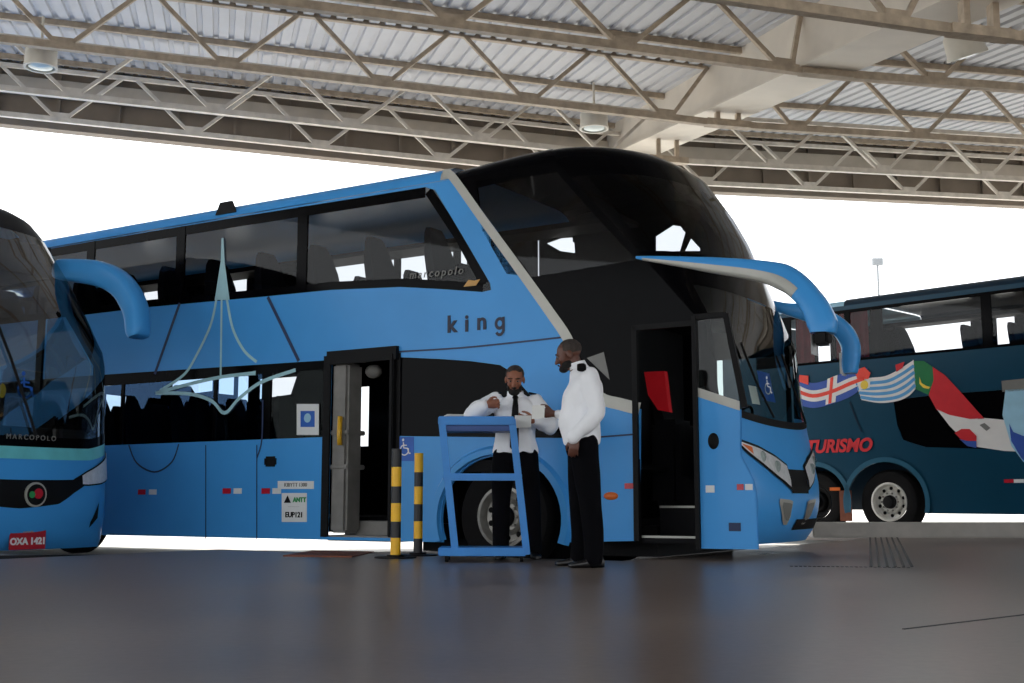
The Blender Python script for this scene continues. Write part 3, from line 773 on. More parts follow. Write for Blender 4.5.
mb = MB(); mb.flat([[(-.08, -.08), (-.08, .08), (.08, .08), (.08, -.08)]], 0); o = mb.build('mirror_glass', M['chrome'], mh); o.location = (.55, -.41, 1.9); o.rotation_euler = (0, 0, -PI / 2)
fpath = [(-1.1, 2.55, 2.86), (-.72, 2.66, 2.72), (-.47, 2.8, 2.66), (-.24, 2.94, 2.52), (-.14, 3., 2.33), (-.15, 3., 2.1), (-.15, 3., 2.02)]
m2, p2, r2 = arm(fpath, ([(0, .03), (.3, .08), (1, .1)], [(0, .02), (.3, .1), (.6, .1), (.8, .09), (1, .06)]), 'mirror_arm', 'blue curved mirror arm on the far side', None)
mb = MB(); mb.box((-.25, 2.93, 2.0), (-.19, 3.07, 2.26), .02); mb.build('mirror_glass', M['chrome'], m2)
# wheel arches, wheels
o1 = arc(-2.68, .5, .68, .6, 200, -20, 28); o2 = arc(-2.68, .5, .8, .70, 200, -20, 28)
mb = MB()
mb.loft([[(x, .0, z) for x, z in o2], [(x, -.045, z) for x, z in arc(-2.68, .5, .77, .67, 200, -20, 28)], [(x, -.045, z) for x, z in arc(-2.68, .5, .7, .615, 200, -20, 28)], [(x, .04, z) for x, z in o1]], cap=False, closed=False)
mb.build('wheel_arch', M['blue'], coach, smooth=50)
wheel(coach, -2.68, .52, .06, .52, .285, M['steel'])
wheel(coach, -2.68, .52, W - .36, .52, .285, M['steel'], nuts=0)
for u_ in (-9.3, -10.7):
    wheel(coach, u_, .52, .3, .5, .285, M['steel'], nuts=0)
mb = MB(); mb.box((-3.9, .45, .16), (-1.25, W - .3, .44)); mb.build('chassis_blocker', M['matte'], coach)  # dark box added to block the bright ground showing under the body
# seams, lettering, decals on the near side
def seam(pts, w, m, name='panel_seam', y=-.004, pr=coach):
    mb = MB(); mb.ribbon(pts, w, y); return mb.build(name, m, pr)
for x in (206, 257): seam([Sm(x, 445), Sm(x, 539)], .014, M['navyln'])
seam(spline(PS(FM, [(394, 352), (460, 348), (520, 342), (565, 337)]), 4), .018, M['navyln'])
seam([Sm(600, 437), Sm(639, 434)], .016, M['navyln'])
seam(PS(FM, [(180, 303), (155, 374)]), .04, M['navyln']); seam(PS(FM, [(268, 297), (299, 361)]), .04, M['navyln'])
seam(spline(PS(FM, [(129, 445), (137, 463), (155, 472), (172, 462), (179, 444)]), 5), .02, M['navyln'], 'swirl_line')
seam(spline(PS(FM, [(263, 400), (262, 440), (257, 458)]), 5), .02, M['navyln'], 'swirl_line')
mon = MB()
Y0 = -.006
mon.flat([PS(FM, [(222, 238), (224, 238), (225, 262), (230, 300), (215, 300), (221, 262)])], Y0)
mon.ribbon(spline(PS(FM, [(217, 298), (211, 325), (197, 355), (184, 375), (160, 391)]), 6), .035, Y0)
mon.ribbon(PS(FM, [(222, 298), (221, 376)]), .03, Y0)
mon.ribbon(spline(PS(FM, [(227, 298), (233, 328), (244, 350), (257, 362)]), 6), .035, Y0)
mon.ribbon(spline(PS(FM, [(156, 393), (190, 384), (222, 377), (256, 373)]), 5), [.02] + [.04] * 14 + [.05], Y0)
mon.ribbon(spline(PS(FM, [(156, 393), (190, 394), (212, 401), (225, 413), (240, 398), (262, 382), (296, 370)]), 5), .04, Y0)
mon.build('spire_emblem', M['pale'], coach, label='pale line drawing of a tall spire on the side')
for txt, xs, ys in (('k', 452, 325), ('i', 467, 324), ('n', 482, 322)):
    u, z = Sm(xs, ys); letters(txt, .24, M['darkblue'], coach, 'lettering', side_xf(u, z, -.006), bold=.006)
u, z = Sm(500, 323.5); mb = MB(); mb.ribbon(arc(u, z, .042, .047, 0, 360, 24), .032, -.006); mb.ribbon([(u + .043, z + .062), (u + .043, z - .06)], .03, -.0065); mb.ribbon(arc(u, z - .06, .043, .05, 0, -150, 14), .03, -.0065); mb.build('lettering', M['darkblue'], coach)
u, z = Sm(436, 273); letters('marcopolo', .115, M['led'], coach, 'lettering', side_xf(u, z, -.004, -.02), space=1.35, shear=.2)
u, z = Sm(472, 284); mb = MB(); mb.flat([[(u - .1, z - .02), (u - .04, z + .045), (u + .03, z + .03), (u + .1, z + .04), (u + .05, z - .02)]], -.004); mb.build('small_emblem', M['gold'], coach)
for x, y, y2 in ((147, 492, 0), (232, 491, 0), (271, 491, 0)):
    u, z = Sm(x - 5, y); mb = MB(); mb.box((u - .06, -.008, z - .03), (u + .06, 0, z + .03)); mb.build('reflector', M['red'], coach, label='red side reflector')
    u, z = Sm(x + 6, y); mb = MB(); mb.box((u - .06, -.008, z - .03), (u + .06, 0, z + .03)); mb.build('reflector', M['white'], coach, label='white side reflector')
u, z = Sm(632, 486); mb = MB(); mb.box((u - .07, -.008, z - .025), (u + .06, 0, z + .025)); mb.build('reflector', M['red'], coach, label='red side reflector')
u, z = Sm(611, 496); mb = MB(); mb.ball((u, 0, z), (.075, .025, .036)); mb.build('marker_lamp', M['orange'], coach, smooth=True, label='amber side marker lamp')
# stickers and handle on the luggage/mid panel
def sticker(x0, y0, x1, y1, m, name, y=-.005, label=None, pr=coach):
    a = Sm(x0, y0); b = Sm(x1, y0); c = Sm(x1, y1); d = Sm(x0, y1); mb = MB(); mb.flat([[a, b, c, d]], y, .004); return mb.build(name, m, pr, label=label)
o = sticker(297, 404, 319, 435, M['white'], 'notice', label='white notice with a blue picture on the window')
sticker(301, 411, 315, 427, M['signblue'], 'picture', -.008, pr=o)
u, z = Sm(308, 418); mb = MB(); mb.ball((u, -.009, z), (.05, .003, .05)); mb.build('picture', M['lightblue'], o)
u, z = Sm(271, 461.5); mb = MB(); mb.box((u - .08, -.012, z - .055), (u + .08, .0, z + .055), .02); ho = mb.build('door_handle', M['matte'], coach)
sticker(278, 481, 314, 489, M['white'], 'notice', label='narrow white sticker')
u, z = Sm(296, 485); letters('KIBYTT 1300', .058, M['led'], coach, 'lettering', side_xf(u, z, -.008, .0), bold=.0)
o = sticker(282, 493, 307, 522, M['white'], 'notice', label='square white sticker with a green and black mark')
u, z = Sm(288, 500); mb = MB(); mb.flat([[(u - .05, z - .03), (u, z + .05), (u + .05, z - .03)]], -.009); mb.build('mark', M['matte'], o)
u, z = Sm(300, 500); letters('ANTT', .068, M['green'], o, 'lettering', side_xf(u, z, -.008), bold=.003)
u, z = Sm(294, 506.5); letters('- - - - - - - - -', .03, M['led'], o, 'lettering', side_xf(u, z, -.008))
u, z = Sm(294.5, 515); letters('EUP121', .078, M['matte'], o, 'lettering', side_xf(u, z, -.008), bold=.002)
# wheelchair mark
def wheelchair(parent, xf, s, m, name='wheelchair_mark'):
    mb = MB()
    mb.ribbon(arc(0, -.12, .3, .3, 110, 380, 18), .075, 0)
    mb.ribbon([(-.08, .34), (-.04, .0), (.22, -.02), (.36, -.34), (.46, -.31)], .085, -.0005)
    mb.ribbon([(-.06, .17), (.18, .15)], .07, -.0005)
    mb.flat([arc(-.1, .48, .085, .085, 0, 345, 14)], 0)
    return mb.build(name, m, parent, xf=xf @ Matrix.Scale(s, 4))
o = sticker(396, 437, 414, 461, M['signblue'], 'access_sticker', label='blue wheelchair sticker behind the bollards')
u, z = Sm(405, 448); wheelchair(o, Matrix.Translation((u, -.01, z)), .17, M['white'])
# wheelchair mark on the windshield sticker
q = nose.p(84, 1.74, .004); wheelchair(so, Matrix.Translation(q) @ Matrix.Rotation(math.radians(80), 4, 'Z'), .17, M['white'])
# flat black vent on the roof edge
u, z = Sm(226, 212); mb = MB(); mb.flat([[(u - .16, z - .02), (u - .09, z + .12), (u + .09, z + .12), (u + .16, z - .02)]], -.012, .03); mb.build('roof_vent', M['matte'], coach)

# ================================================================== COACH CUT BY THE LEFT EDGE
lc = thing('blue_coach', 'blue coach front cut by the left edge, red number plate and dark windshield', 'bus', FL.O, BANG)
WL = 2.6
CL = [(.2, -.28), (.3, -.18), (.5, -.11), (.7, -.09), (.9, -.12), (1.2, -.2), (1.6, -.25), (2.0, -.32), (2.6, -.5), (3.0, -.72), (3.28, -.95), (3.52, -1.13), (3.75, -1.34), (3.88, -1.6), (3.93, -1.95)]
lin_ = [(3.3, 0), (3.6, .03), (3.75, .08), (3.88, .18), (3.93, .32)]
nl = Nose(CL, lambda z: -.62 if z < 2.2 else -.62 - (z - 2.2) * .98, WL, 2.5, lambda z: lerp_table(lin_, z))
lbelt = lambda f: 1.24 - .05 * math.sin(math.radians(f)) + .12 * max(0, math.cos(math.radians(f)) ** 2 - .4)
PA = frange(0, 180, 60)
mb = MB(); nl.patch(mb, PA, .2, lbelt, 14); mb.build('front_panel', M['blue_l'], lc, smooth=60)
mb = MB(); nl.patch(mb, frange(12, 166, 44), lbelt, 3.52, 14); mb.build('windshield', M['glassl'], lc, smooth=True)
mb = MB(); nl.patch(mb, frange(166, 180, 8), lbelt, 3.52, 14); nl.patch(mb, frange(0, 12, 6), lbelt, 3.52, 14); nl.patch(mb, PA, lambda f: lbelt(f), lambda f: lbelt(f) + .1, 2, .006); mb.build('windshield_frame', M['black'], lc, smooth=60)
mb = MB(); nl.patch(mb, PA, 3.52, 3.93, 10)
tp = [nl.p(f, 3.93) for f in PA]; mb.bm.faces.new([mb.bm.verts.new(p) for p in tp]); mb.build('roof_cap', M['matte'], lc, smooth=50)
mb = MB(); nl.patch(mb, frange(80, 180, 30), lambda f: lbelt(f) - .12, lambda f: lbelt(f) - .0, 2, .004); mb.build('cyan_stripe', M['cyan'], lc, smooth=True)
for v_, nm in ((0., 'side_panel'), (WL - .03, 'side_panel')):
    mb = MB(); mb.flat([[(-11, .25), (-11, 1.33), (-.62, 1.33), (-.62, .25)]], v_, .03); mb.build(nm, M['blue_l'], lc)
    mb = MB(); mb.flat([[(-11, 1.33), (-11, 3.7), (-2.05, 3.7), (-1.3, 2.9), (-.62, 2.2), (-.62, 1.33)], [(-10.6, 1.35), (-10.6, 3.1), (-1.7, 3.1), (-1.7, 1.35)], [(-1.6, 1.42), (-1.6, 2.95), (-1.4, 2.9), (-.72, 2.12), (-.72, 1.42)]], v_, .03); mb.build('window_surround', M['black'], lc)
    mb = MB(); mb.flat([[(-10.6, 1.35), (-10.6, 3.1), (-1.7, 3.1), (-1.7, 1.35)]], v_ + .015); mb.flat([[(-1.55, 1.45), (-1.55, 2.9), (-1.4, 2.9), (-.75, 2.1), (-.75, 1.4)]], v_ + .015); mb.build('side_window', M['glass'], lc)
mb = MB(); mb.loft([[(u, v, z) for v, z in ((0, 3.68), (.05, 3.78), (.12, 3.85), (.3, 3.92), (WL - .3, 3.92), (WL - .12, 3.85), (WL - .05, 3.78), (WL, 3.68))] for u in (-11, -2.1)], cap=False, closed=False); mb.build('roof', M['blue_l'], lc, smooth=40)
mb = MB(); mb.box((-11.02, .03, .25), (-10.98, WL - .03, 3.8)); mb.build('rear_panel', M['blue_l'], lc)
mb = MB(); mb.box((-10.9, .04, .9), (-1.3, WL - .04, .98)); mb.build('deck_floor', M['inner'], lc)
mb = MB()
mb.loft([[(uu, v, zz) for v in frange(.1, WL - .1, 10)] for uu, zz in ((-1.3, .9), (-1.1, 1.3), (-.75, 1.42), (-.5, 1.26))], cap=False, closed=False); mb.build('dashboard', M['matte'], lc, smooth=40)
seats(lc, [(-2.2 - i * .85, v, 1.2) for i in range(4) for v in (.45, .95, WL - .95, WL - .45)], M['seat'])
mb = MB(); mb.tube([(-1.0 + .06 * math.cos(a), .75 + .22 * math.sin(a), 1.52 + .2 * math.cos(a)) for a in frange(0, 2 * PI, 20)], .016, 8); mb.build('steering_wheel', M['matte'], lc, smooth=True)
mb = MB(); mb.box((-2.6, .06, 3.15), (-1.5, WL - .06, 3.5)); mb.build('upper_locker', M['inner'], lc)
# grille, emblem, lamps, plate
gt = lambda f: lerp_table([(90, .87), (105, .875), (114, .88), (124, .95)], f)
gb = lambda f: lerp_table([(90, .6), (105, .64), (114, .75), (124, .84)], f)
sym = lambda fn: (lambda f: fn(f if f >= 90 else 180 - f))
mb = MB(); nl.patch(mb, frange(58, 122, 50), sym(gb), sym(gt), 4, .008); mb.build('grille', M['matte'], lc, smooth=True)
for mir in (False, True):
    mf = (lambda f: 180 - f) if mir else (lambda f: f)
    ht = lambda f: lerp_table([(113, .88), (124, .97), (140, 1.06), (155, 1.14), (168, 1.2)], mf(f)); hb2 = lambda f: lerp_table([(113, .83), (124, .82), (140, .84), (155, .88), (168, .92)], mf(f))
    mb = MB(); nl.patch(mb, [mf(f) for f in frange(114, 168, 20)], hb2, ht, 3, .014); o = mb.build('headlight', M['matte'], lc, smooth=True)
    mb = MB(); nl.patch(mb, [mf(f) for f in frange(120, 167, 20)], lambda f: hb2(f) + .015, lambda f: ht(f) - .015, 3, .02); mb.build('lens', M['chrome'], o, smooth=True)
    mb = MB(); nl.patch(mb, [mf(f) for f in frange(130, 138, 6)], lambda f: lerp_table([(130, .4), (138, .5)], mf(f)), lambda f: lerp_table([(130, .46), (138, .66)], mf(f)), 2, .008); mb.build('fog_lamp', M['matte'], lc, smooth=True)
def on_front(v, z, off): return nl.p(min(range(0, 1801), key=lambda k: abs(nl.p(k / 10, z)[1] - v)) / 10, z, off)
FX = Matrix.Rotation(PI / 2, 4, 'Z')            # turns a -y facing decal to face forward (+x)
def disc(v, z, r, off, m, name, parent, dx=.006):
    q = on_front(v, z, off); mb = MB(); n = 28
    mb.loft([[(q[0] - .02, q[1] + r * math.cos(2 * PI * j / n), z + r * math.sin(2 * PI * j / n)) for j in range(n)], [(q[0] + dx, q[1] + r * math.cos(2 * PI * j / n), z + r * math.sin(2 * PI * j / n)) for j in range(n)]]); return mb.build(name, m, parent)
lgo = disc(1.455, .73, .118, .02, M['silver'], 'round_emblem', lc); disc(1.455, .73, .1, .024, M['matte'], 'emblem_face', lgo)
disc(1.475, .74, .05, .028, M['red'], 'emblem_mark', lgo); disc(1.405, .73, .032, .028, M['green'], 'emblem_mark', lgo)
q = on_front(1.455, .3, .012)
mb = MB(); mb.box((q[0], q[1] - .2, .21), (q[0] + .012, q[1] + .2, .41), .004); po = mb.build('number_plate', M['plate'], lc, label='red number plate')
letters('OXA 1421', .088, M['white'], po, 'lettering', Matrix.Translation((q[0] + .014, q[1], .285)) @ FX @ UP, bold=.004)
letters('BRASIL', .04, M['gold'], po, 'lettering', Matrix.Translation((q[0] + .014, q[1], .382)) @ FX @ UP)
q = on_front(1.42, 1.25, .0)
for i, ch in enumerate('MARCOPOLO'):
    v_ = 1.21 + i * .064; f_ = on_front(v_, 1.28, .014); letters(ch, .07, M['led'], lc, 'lettering', Matrix.Translation((f_[0], f_[1], 1.28)) @ FX @ UP)
# wheelchair sticker, hanger and wipers
q = on_front(1.42, 1.78, .006)
wheelchair(lc, Matrix.Translation(q) @ FX, .26, M['signblue'], 'wheelchair_mark')
q = on_front(1.18, 1.72, -.02); mb = MB(); mb.flat([arc(0, 0, .04, .07, 0, 340, 14)], 0); mb.build('yellow_sticker', M['flagyellow'], lc, xf=Matrix.Translation(q) @ FX)
q = on_front(1.62, 1.35, -.02)
for a in ([(1.5, 1.3), (1.3, 1.9), (1.12, 2.55)], [(.62, 1.3), (.5, 1.9), (.42, 2.5)]):
    mb = MB(); mb.tube([on_front(v, z, .035) for v, z in spline(a, 5)], .014, 6); mb.build('wiper', M['matte'], lc)
mb = MB(); mb.tube([on_front(v, z, -.03) for v, z in ((1.12, 1.4), (1.1, 2.4), (1.1, 3.1))], .03, 8); mb.build('windshield_post', M['matte'], lc)
# mirror arm of this coach
coach_keep = coach; coach = lc
M['blue_keep'] = M['blue']
lp = [(-1.3, 2.5, 3.22)] + [(a[0], v, a[1]) for a, v in ((FL.side(66, 270, 2.5), 2.5), (FL.side(100, 274, 2.6), 2.6), (FL.side(122, 286, 2.7), 2.7), (FL.side(135, 308, 2.75), 2.75), (FL.side(138, 330, 2.75), 2.75), (FL.side(139, 337, 2.75), 2.75))]
m3, p3, r3 = arm(lp, ([(0, .08), (.4, .12), (1, .11)], [(0, .1), (.3, .14), (.6, .135), (.85, .115), (1, .07)]), 'mirror_arm', 'blue curved mirror arm hooking down over the big coach', None)
q = p3[len(p3) * 3 // 5]
coach = coach_keep
for u_ in (-2.6, -8.3): wheel(lc, u_, .52, .04, .52, .285, M['steel'], nuts=0)
for u_ in (-2.6, -8.3): wheel(lc, u_, .52, WL - .34, .52, .285, M['steel'], nuts=0)

# ================================================================== TEAL COACH
tc_ = thing('teal_coach', 'dark teal coach with flag ribbons and red lettering, parked at the right', 'bus', FT.O, math.radians(-46.18))
def PT(pts): return [FT.side(*p) for p in pts]
WT = 2.6
tu = [(-2.3, 2.72), (-2.3, 3.55), (9.0, 3.55), (9.0, 2.72)]
tl = PT([(893, 398), (940, 392), (985, 388), (1000, 452), (960, 450), (910, 445), (900, 437), (896, 420)])
tl = [FT.side(893, 400), (1.0, 2.1), (9.0, 2.1), (9.0, 1.25), FT.side(985, 449), FT.side(925, 447), FT.side(903, 440), FT.side(897, 425)]
to = [(-3.0, .36), (-1.75, .36)] + arc(-1.25, .5, .6, .58, 195, -15, 16)[1:-1] + [(-.66, .36), (-.64, .36)] + arc(0., .5, .66, .62, 195, -15, 20)[1:-1] + [(.68, .33), (9.2, .3), (9.2, 3.62), (-3.0, 3.62)]
mb = MB(); mb.flat([to, tu, tl], 0., .03); mb.build('side_panel', M['teal'], tc_)
mb = MB(); mb.flat([[(-2.3, 2.72), (-2.3, 3.55), (9.0, 3.55), (9.0, 2.72)], [(-1.6, 2.76), (-1.6, 3.5), (-.6, 3.5), (-.6, 2.76)], [(-.5, 2.76), (-.5, 3.5), (1.65, 3.5), (1.65, 2.76)], [(1.8, 2.76), (1.8, 3.5), (4.2, 3.5), (4.2, 2.76)]], -.004, .02); mb.build('window_band', M['black'], tc_)
for a, b in ((-1.6, -.6), (-.5, 1.65), (1.8, 4.2)):
    mb = MB(); mb.flat([[(a, 2.76), (a, 3.5), (b, 3.5), (b, 2.76)]], .01); mb.build('window_pane', M['glass'], tc_)
mb = MB(); mb.flat([tl], .012); mb.build('lower_window', M['black'], tc_)
def tsec(u, z): return [(u, v, zz) for v, zz in ((0, z - .12), (.015, z - .06), (.08, z - .01), (.25, z), (WT - .25, z), (WT - .08, z - .01), (WT, z - .12))]
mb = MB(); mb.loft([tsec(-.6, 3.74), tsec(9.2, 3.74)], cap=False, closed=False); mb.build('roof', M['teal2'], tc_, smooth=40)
mb = MB(); mb.loft([tsec(-3.0, 3.72), tsec(-.6, 3.72)], cap=False, closed=False); mb.build('rear_roof', M['lightblue'], tc_, smooth=40, label='pale rear roof section')
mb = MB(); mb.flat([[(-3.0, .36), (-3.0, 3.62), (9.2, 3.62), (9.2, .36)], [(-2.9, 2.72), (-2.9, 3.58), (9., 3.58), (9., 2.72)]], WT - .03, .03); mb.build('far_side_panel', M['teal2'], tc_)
mb = MB(); mb.box((-3.02, .03, .36), (-2.98, WT - .03, 3.7)); mb.build('rear_panel', M['teal'], tc_)
mb = MB(); mb.box((9.18, .03, .36), (9.22, WT - .03, 3.7)); mb.build('front_panel', M['teal'], tc_)
mb = MB(); mb.box((-2.9, .04, 2.3), (9.1, WT - .04, 2.36)); mb.build('deck_floor', M['inner'], tc_)
# curtains: wine-red ones at the rear, dark ones shape the daylight gaps
def tcur(a, b, v, m, z0=2.7, z1=3.55):
    n = max(3, int((b - a) / .05)); mb = MB()
    mb.loft([[(a + (b - a) * i / n, v + .02 * math.sin(i * 1.7), z) for i in range(n + 1)] for z in (z0, z1)], cap=False, closed=False); mb.build('curtain', m, tc_)
tcur(-.8, -.22, .07, M['curtainred']); tcur(-1.55, -1.2, .07, M['curtainred']); tcur(-.2, .02, .09, M['curtain'])
zt_ = FT.side(935, 326, 2.57)[1]
for a, b in ((-2.95, -2.66), (-2.4, -.95), (.3, .75), (1.05, 9.)): tcur(a, b, WT - .08, M['curtain'])
mb = MB(); mb.box((-2.4, WT - .45, zt_), (9, WT - .1, 3.6)); mb.build('luggage_rack', M['inner'], tc_)
seats(tc_, [(u_ + .34, .5, z_) for u_, z_ in ((.12, 2.32), (1.2, 2.24), (1.48, 2.2), (1.92, 2.2), (3.0, 2.2))], M['seat'])
# flag ribbons
def tflag(pts, m, name, y=-.012, sp=0): 
    mb = MB(); mb.flat([PT(pts)], y, .003); return mb.build(name, m, tc_)
def tband(pts, w, m, name, y=-.016):
    mb = MB(); mb.ribbon(spline(PT(pts), 5), w, y); return mb.build(name, m, tc_)
def between(top, bot, m, name, y=-.012):
    a = spline(PT(top), 6); b = spline(PT(bot), 6); mb = MB(); mb.loft([[(u, y, z) for u, z in a], [(u, y, z) for u, z in b]], cap=False, closed=False); return mb.build(name, m, tc_)
f1t = [(797, 376), (812, 383), (830, 379), (850, 370), (868, 368)]; f1b = [(799, 405), (815, 408), (835, 403), (852, 396), (862, 388)]
mid = lambda a, b, t: [(p[0] + (q[0] - p[0]) * t, p[1] + (q[1] - p[1]) * t) for p, q in zip(a, b)]
between(f1t, f1b, M['flagblue'], 'flag_ribbon')
between(mid(f1t, f1b, .3), mid(f1t, f1b, .75), M['flagwhite'], 'flag_stripe', -.015)
tband(mid(f1t, f1b, .52), .06, M['flagorange'], 'flag_stripe', -.02)
tflag([(828, 379), (838, 375), (836, 402), (826, 405)], M['flagwhite'], 'flag_stripe', -.018); tflag([(831, 378), (834, 377), (832, 403), (829, 404)], M['flagorange'], 'flag_stripe', -.022)
tflag([(800, 375), (809, 376), (809, 385), (800, 382)], M['flagorange'], 'flag_stripe', -.02)
tflag([(855, 371), (865, 367), (871, 373), (869, 379), (858, 379)], M['flagorange'], 'flag_stripe', -.02)
tband([(800, 389), (814, 392), (828, 389), (838, 384)], .05, M['flagwhite'], 'flag_stripe', -.019)
f2t = [(855, 380), (870, 378), (886, 376), (900, 369), (914, 360)]; f2b = [(862, 400), (880, 403), (898, 401), (909, 396), (916, 389)]
between(f2t, f2b, M['flagwhite'], 'flag_ribbon')
for t_ in (.2, .42, .64, .86): tband(mid(f2t, f2b, t_), .05, M['flagsky'], 'flag_stripe')
tflag([(896, 365), (905, 362), (903, 368), (897, 372)], M['flagred'], 'flag_stripe', -.02)
tflag([(857, 381), (871, 380), (870, 388), (860, 390)], M['flagwhite'], 'flag_stripe', -.018)
u, z = FT.side(865, 385); mb = MB(); mb.ball((u, -.02, z), (.07, .004, .07)); mb.build('sun_mark', M['flagyellow'], tc_)
gt_ = [(914, 361), (922, 361), (933, 368)]; gb_ = [(915, 390), (923, 393), (929, 394)]
tflag([(914, 361), (924, 361), (933, 367), (934, 380), (929, 395), (920, 391), (915, 389)], M['flaggreen'], 'flag_ribbon')
tflag([(920, 377), (922, 383), (927, 386), (931, 387), (929, 389), (924, 388), (920, 384)], M['flagyellow'], 'crescent_mark', -.018)
tflag([(933, 367), (945, 375), (960, 391), (975, 408), (985, 419), (970, 419), (950, 415), (937, 410), (929, 395), (934, 380)], M['flagred'], 'flag_ribbon')
tflag([(937, 409), (950, 415), (970, 419), (985, 418), (1005, 420), (1030, 420), (1030, 452), (1005, 451), (978, 447), (962, 438), (950, 426)], M['flagwhite'], 'flag_ribbon')
tflag([(955, 433), (962, 429), (970, 429), (977, 436), (977, 447), (966, 443), (960, 438)], M['flagred'], 'flag_stripe', -.018)
tflag([(960, 439), (968, 441), (977, 441), (977, 448), (968, 446)], M['flagblue'], 'flag_stripe', -.022)
tflag([(980, 425), (985, 423), (991, 428), (987, 431)], M['led'], 'flag_mark', -.018)
# light blue print on the right and grey trim above it
tflag([(1006, 390), (1040, 388), (1040, 470), (1024, 462), (1012, 446), (1008, 432), (1003, 415)], M['lightblue'], 'light_blue_print', -.02)
tflag([(1010, 424), (1014, 432), (1024, 436), (1040, 437), (1040, 476), (1022, 458), (1012, 441)], M['flagblue'], 'print_wave', -.026)
tflag([(1002, 381), (1040, 377), (1040, 389), (1003, 392)], M['led'], 'grey_trim', -.02)
u, z = FT.side(838, 446.5); letters('TURISMO', .28, M['flagred'], tc_, 'lettering', side_xf(u, z, -.014, .0), bold=.011, shear=.25, space=1.0, label='red slanted TURISMO lettering')
# arches and wheels
for uc, rr, rz in ((0., .66, .62), (-1.25, .6, .58)):
    mb = MB(); mb.ribbon(arc(uc, .5, rr + .03, rz + .03, 195, -15, 24), .075, -.02); mb.build('wheel_arch', M['tealarch'], tc_)
wheel(tc_, 0.0, .5, .08, .5, .29, M['whitesteel']); wheel(tc_, -1.3, .5, .1, .5, .27, M['matte'], nuts=0)
mb = MB(); mb.box((-.82, .03, .2), (-.62, .06, .68)); mb.build('mud_flap', M['rust'], tc_)
u, z = FT.side(837, 489); mb = MB(); mb.box((u - .12, -.02, z - .025), (u + .06, 0, z + .025)); mb.build('reflector', M['orange'], tc_)
for x, m in ((1009, 'red'), (1019, 'white')):
    u, z = FT.side(x, 481); mb = MB(); mb.box((u - .07, -.01, z - .025), (u + .07, 0, z + .025)); mb.build('reflector', M[m], tc_)
for d_ in ([(850, 402), (856, 418), (862, 432)], ):
    mb = MB(); mb.ribbon(spline(PT(d_), 5), .03, -.008); mb.build('panel_seam', M['teal2'], tc_)

# ================================================================== PLATFORM OBJECTS
# slanted blue paperwork trolley
Yt = 10.25
def tx(x, z): return x
tr = thing('paperwork_trolley', 'blue steel standing desk trolley with slanted posts, in front of the coach wheel', 'trolley', (0, Yt, 0))
for x0, x1 in ((-.6, -.475), (.0, .125)):
    mb = MB(); mb.bar((x0, 0, 1.2), (x1, 0, .06), .06, .045, up=(0, 1, 0)); mb.build('post', M['trolley'], tr)
mb = MB(); mb.box((-.63, -.03, 1.15), (.02, .0, 1.225), .008); mb.box((-.63, .0, 1.19), (.02, .34, 1.215)); mb.box((-.63, .33, 1.15), (.02, .36, 1.24), .008); mb.build('top_tray', M['trolley'], tr)
mb = MB(); mb.box((-.61, .0, 1.1), (.0, .3, 1.15), .008); mb.build('drawer', M['trolleyd'], tr, label='darker blue drawer under the top tray')
mb = MB(); mb.box((-.585, -.03, .68), (.085, .02, .74), .008); mb.build('crossbar', M['trolley'], tr)
mb = MB(); mb.box((-.62, -.04, .05), (.12, .36, .12), .008); mb.build('bottom_shelf', M['trolley'], tr)
for x, y in ((-.55, .02), (.08, .02), (-.55, .3), (.08, .3)):
    mb = MB(); mb.tube([(x - .015, y, .03), (x + .015, y, .03)], .03, 14); mb.build('castor', M['matte'], tr)
# papers on the tray
for i, (x, y, r_, lb) in enumerate(((-.53, .12, .2, 'loose white papers on the left end of the trolley top'),)):
    mb = MB()
    for k in range(4):
        mb.box((-.075 + .01 * k, -.1, .001 + .008 * k), (.075 + .01 * k, .1, .006 + .008 * k))
    o = mb.build('paper_stack', M['paper']); tag(o, lb, 'paper'); o.location = (x, Yt + y, 1.216); o.rotation_euler = (0, 0, r_)
# bollards
def bollard(x, y, r, h, stripes, lb):
    t = thing('striped_bollard', lb, 'bollard', (x, y, 0))
    mb = MB(); mb.tube([(0, 0, 0), (0, 0, .012)], .19, 24); mb.tube([(0, 0, .012), (0, 0, .03)], .08, 20); mb.build('base_plate', M['matte'], t)
    z = h
    n = 20
    for col, hh in stripes:
        mb = MB(); mb.tube([(0, 0, max(z - hh, .02)), (0, 0, z)], r, n); mb.build('yellow_band' if col == 'y' else 'black_band', M['yellow'] if col == 'y' else M['bblack'], t, smooth=40); z -= hh
    return t
bollard(-1.05, 10.97, .046, .98, [('b', .165), ('y', .175), ('b', .15), ('y', .165), ('b', .145), ('y', .18)], 'black and yellow striped bollard with round base, left one of the pair')
bollard(-.885, 11.45, .042, .96, [('y', .18), ('b', .135), ('y', .165), ('b', .16), ('y', .16), ('b', .16)], 'yellow topped striped bollard, right one of the pair, nearer the coach')
# rusty floor plate by the middle door
q = [(283, 556.5), (352, 557.5), (374, 552.5), (312, 551.5)]
def onfloor(x, y):
    d = ray(x, y); t = -H / d[2]; return (d[0] * t, d[1] * t)
mb = plan_prism([onfloor(*p) for p in q], .0, .012); tag(mb.build('floor_plate', M['rust']), 'rust brown metal plate lying on the floor before the middle door', 'plate')
# drain grate
dg = thing('drain_grate', 'long dark slotted drain grate set in the floor at right', 'drain')
a0, a1 = onfloor(870, 537.5), onfloor(897, 537.5); b0, b1 = onfloor(871, 567), onfloor(912, 567)
for k in range(6):
    t_ = k / 5
    p0 = (a0[0] + (a1[0] - a0[0]) * t_, a0[1]); p1_ = (b0[0] + (b1[0] - b0[0]) * t_, b0[1])
    mb = MB(); mb.bar((p0[0], p0[1], .003), (p1_[0], p1_[1], .003), .022, .006); mb.build('slot_bar', M['groove'], dg)
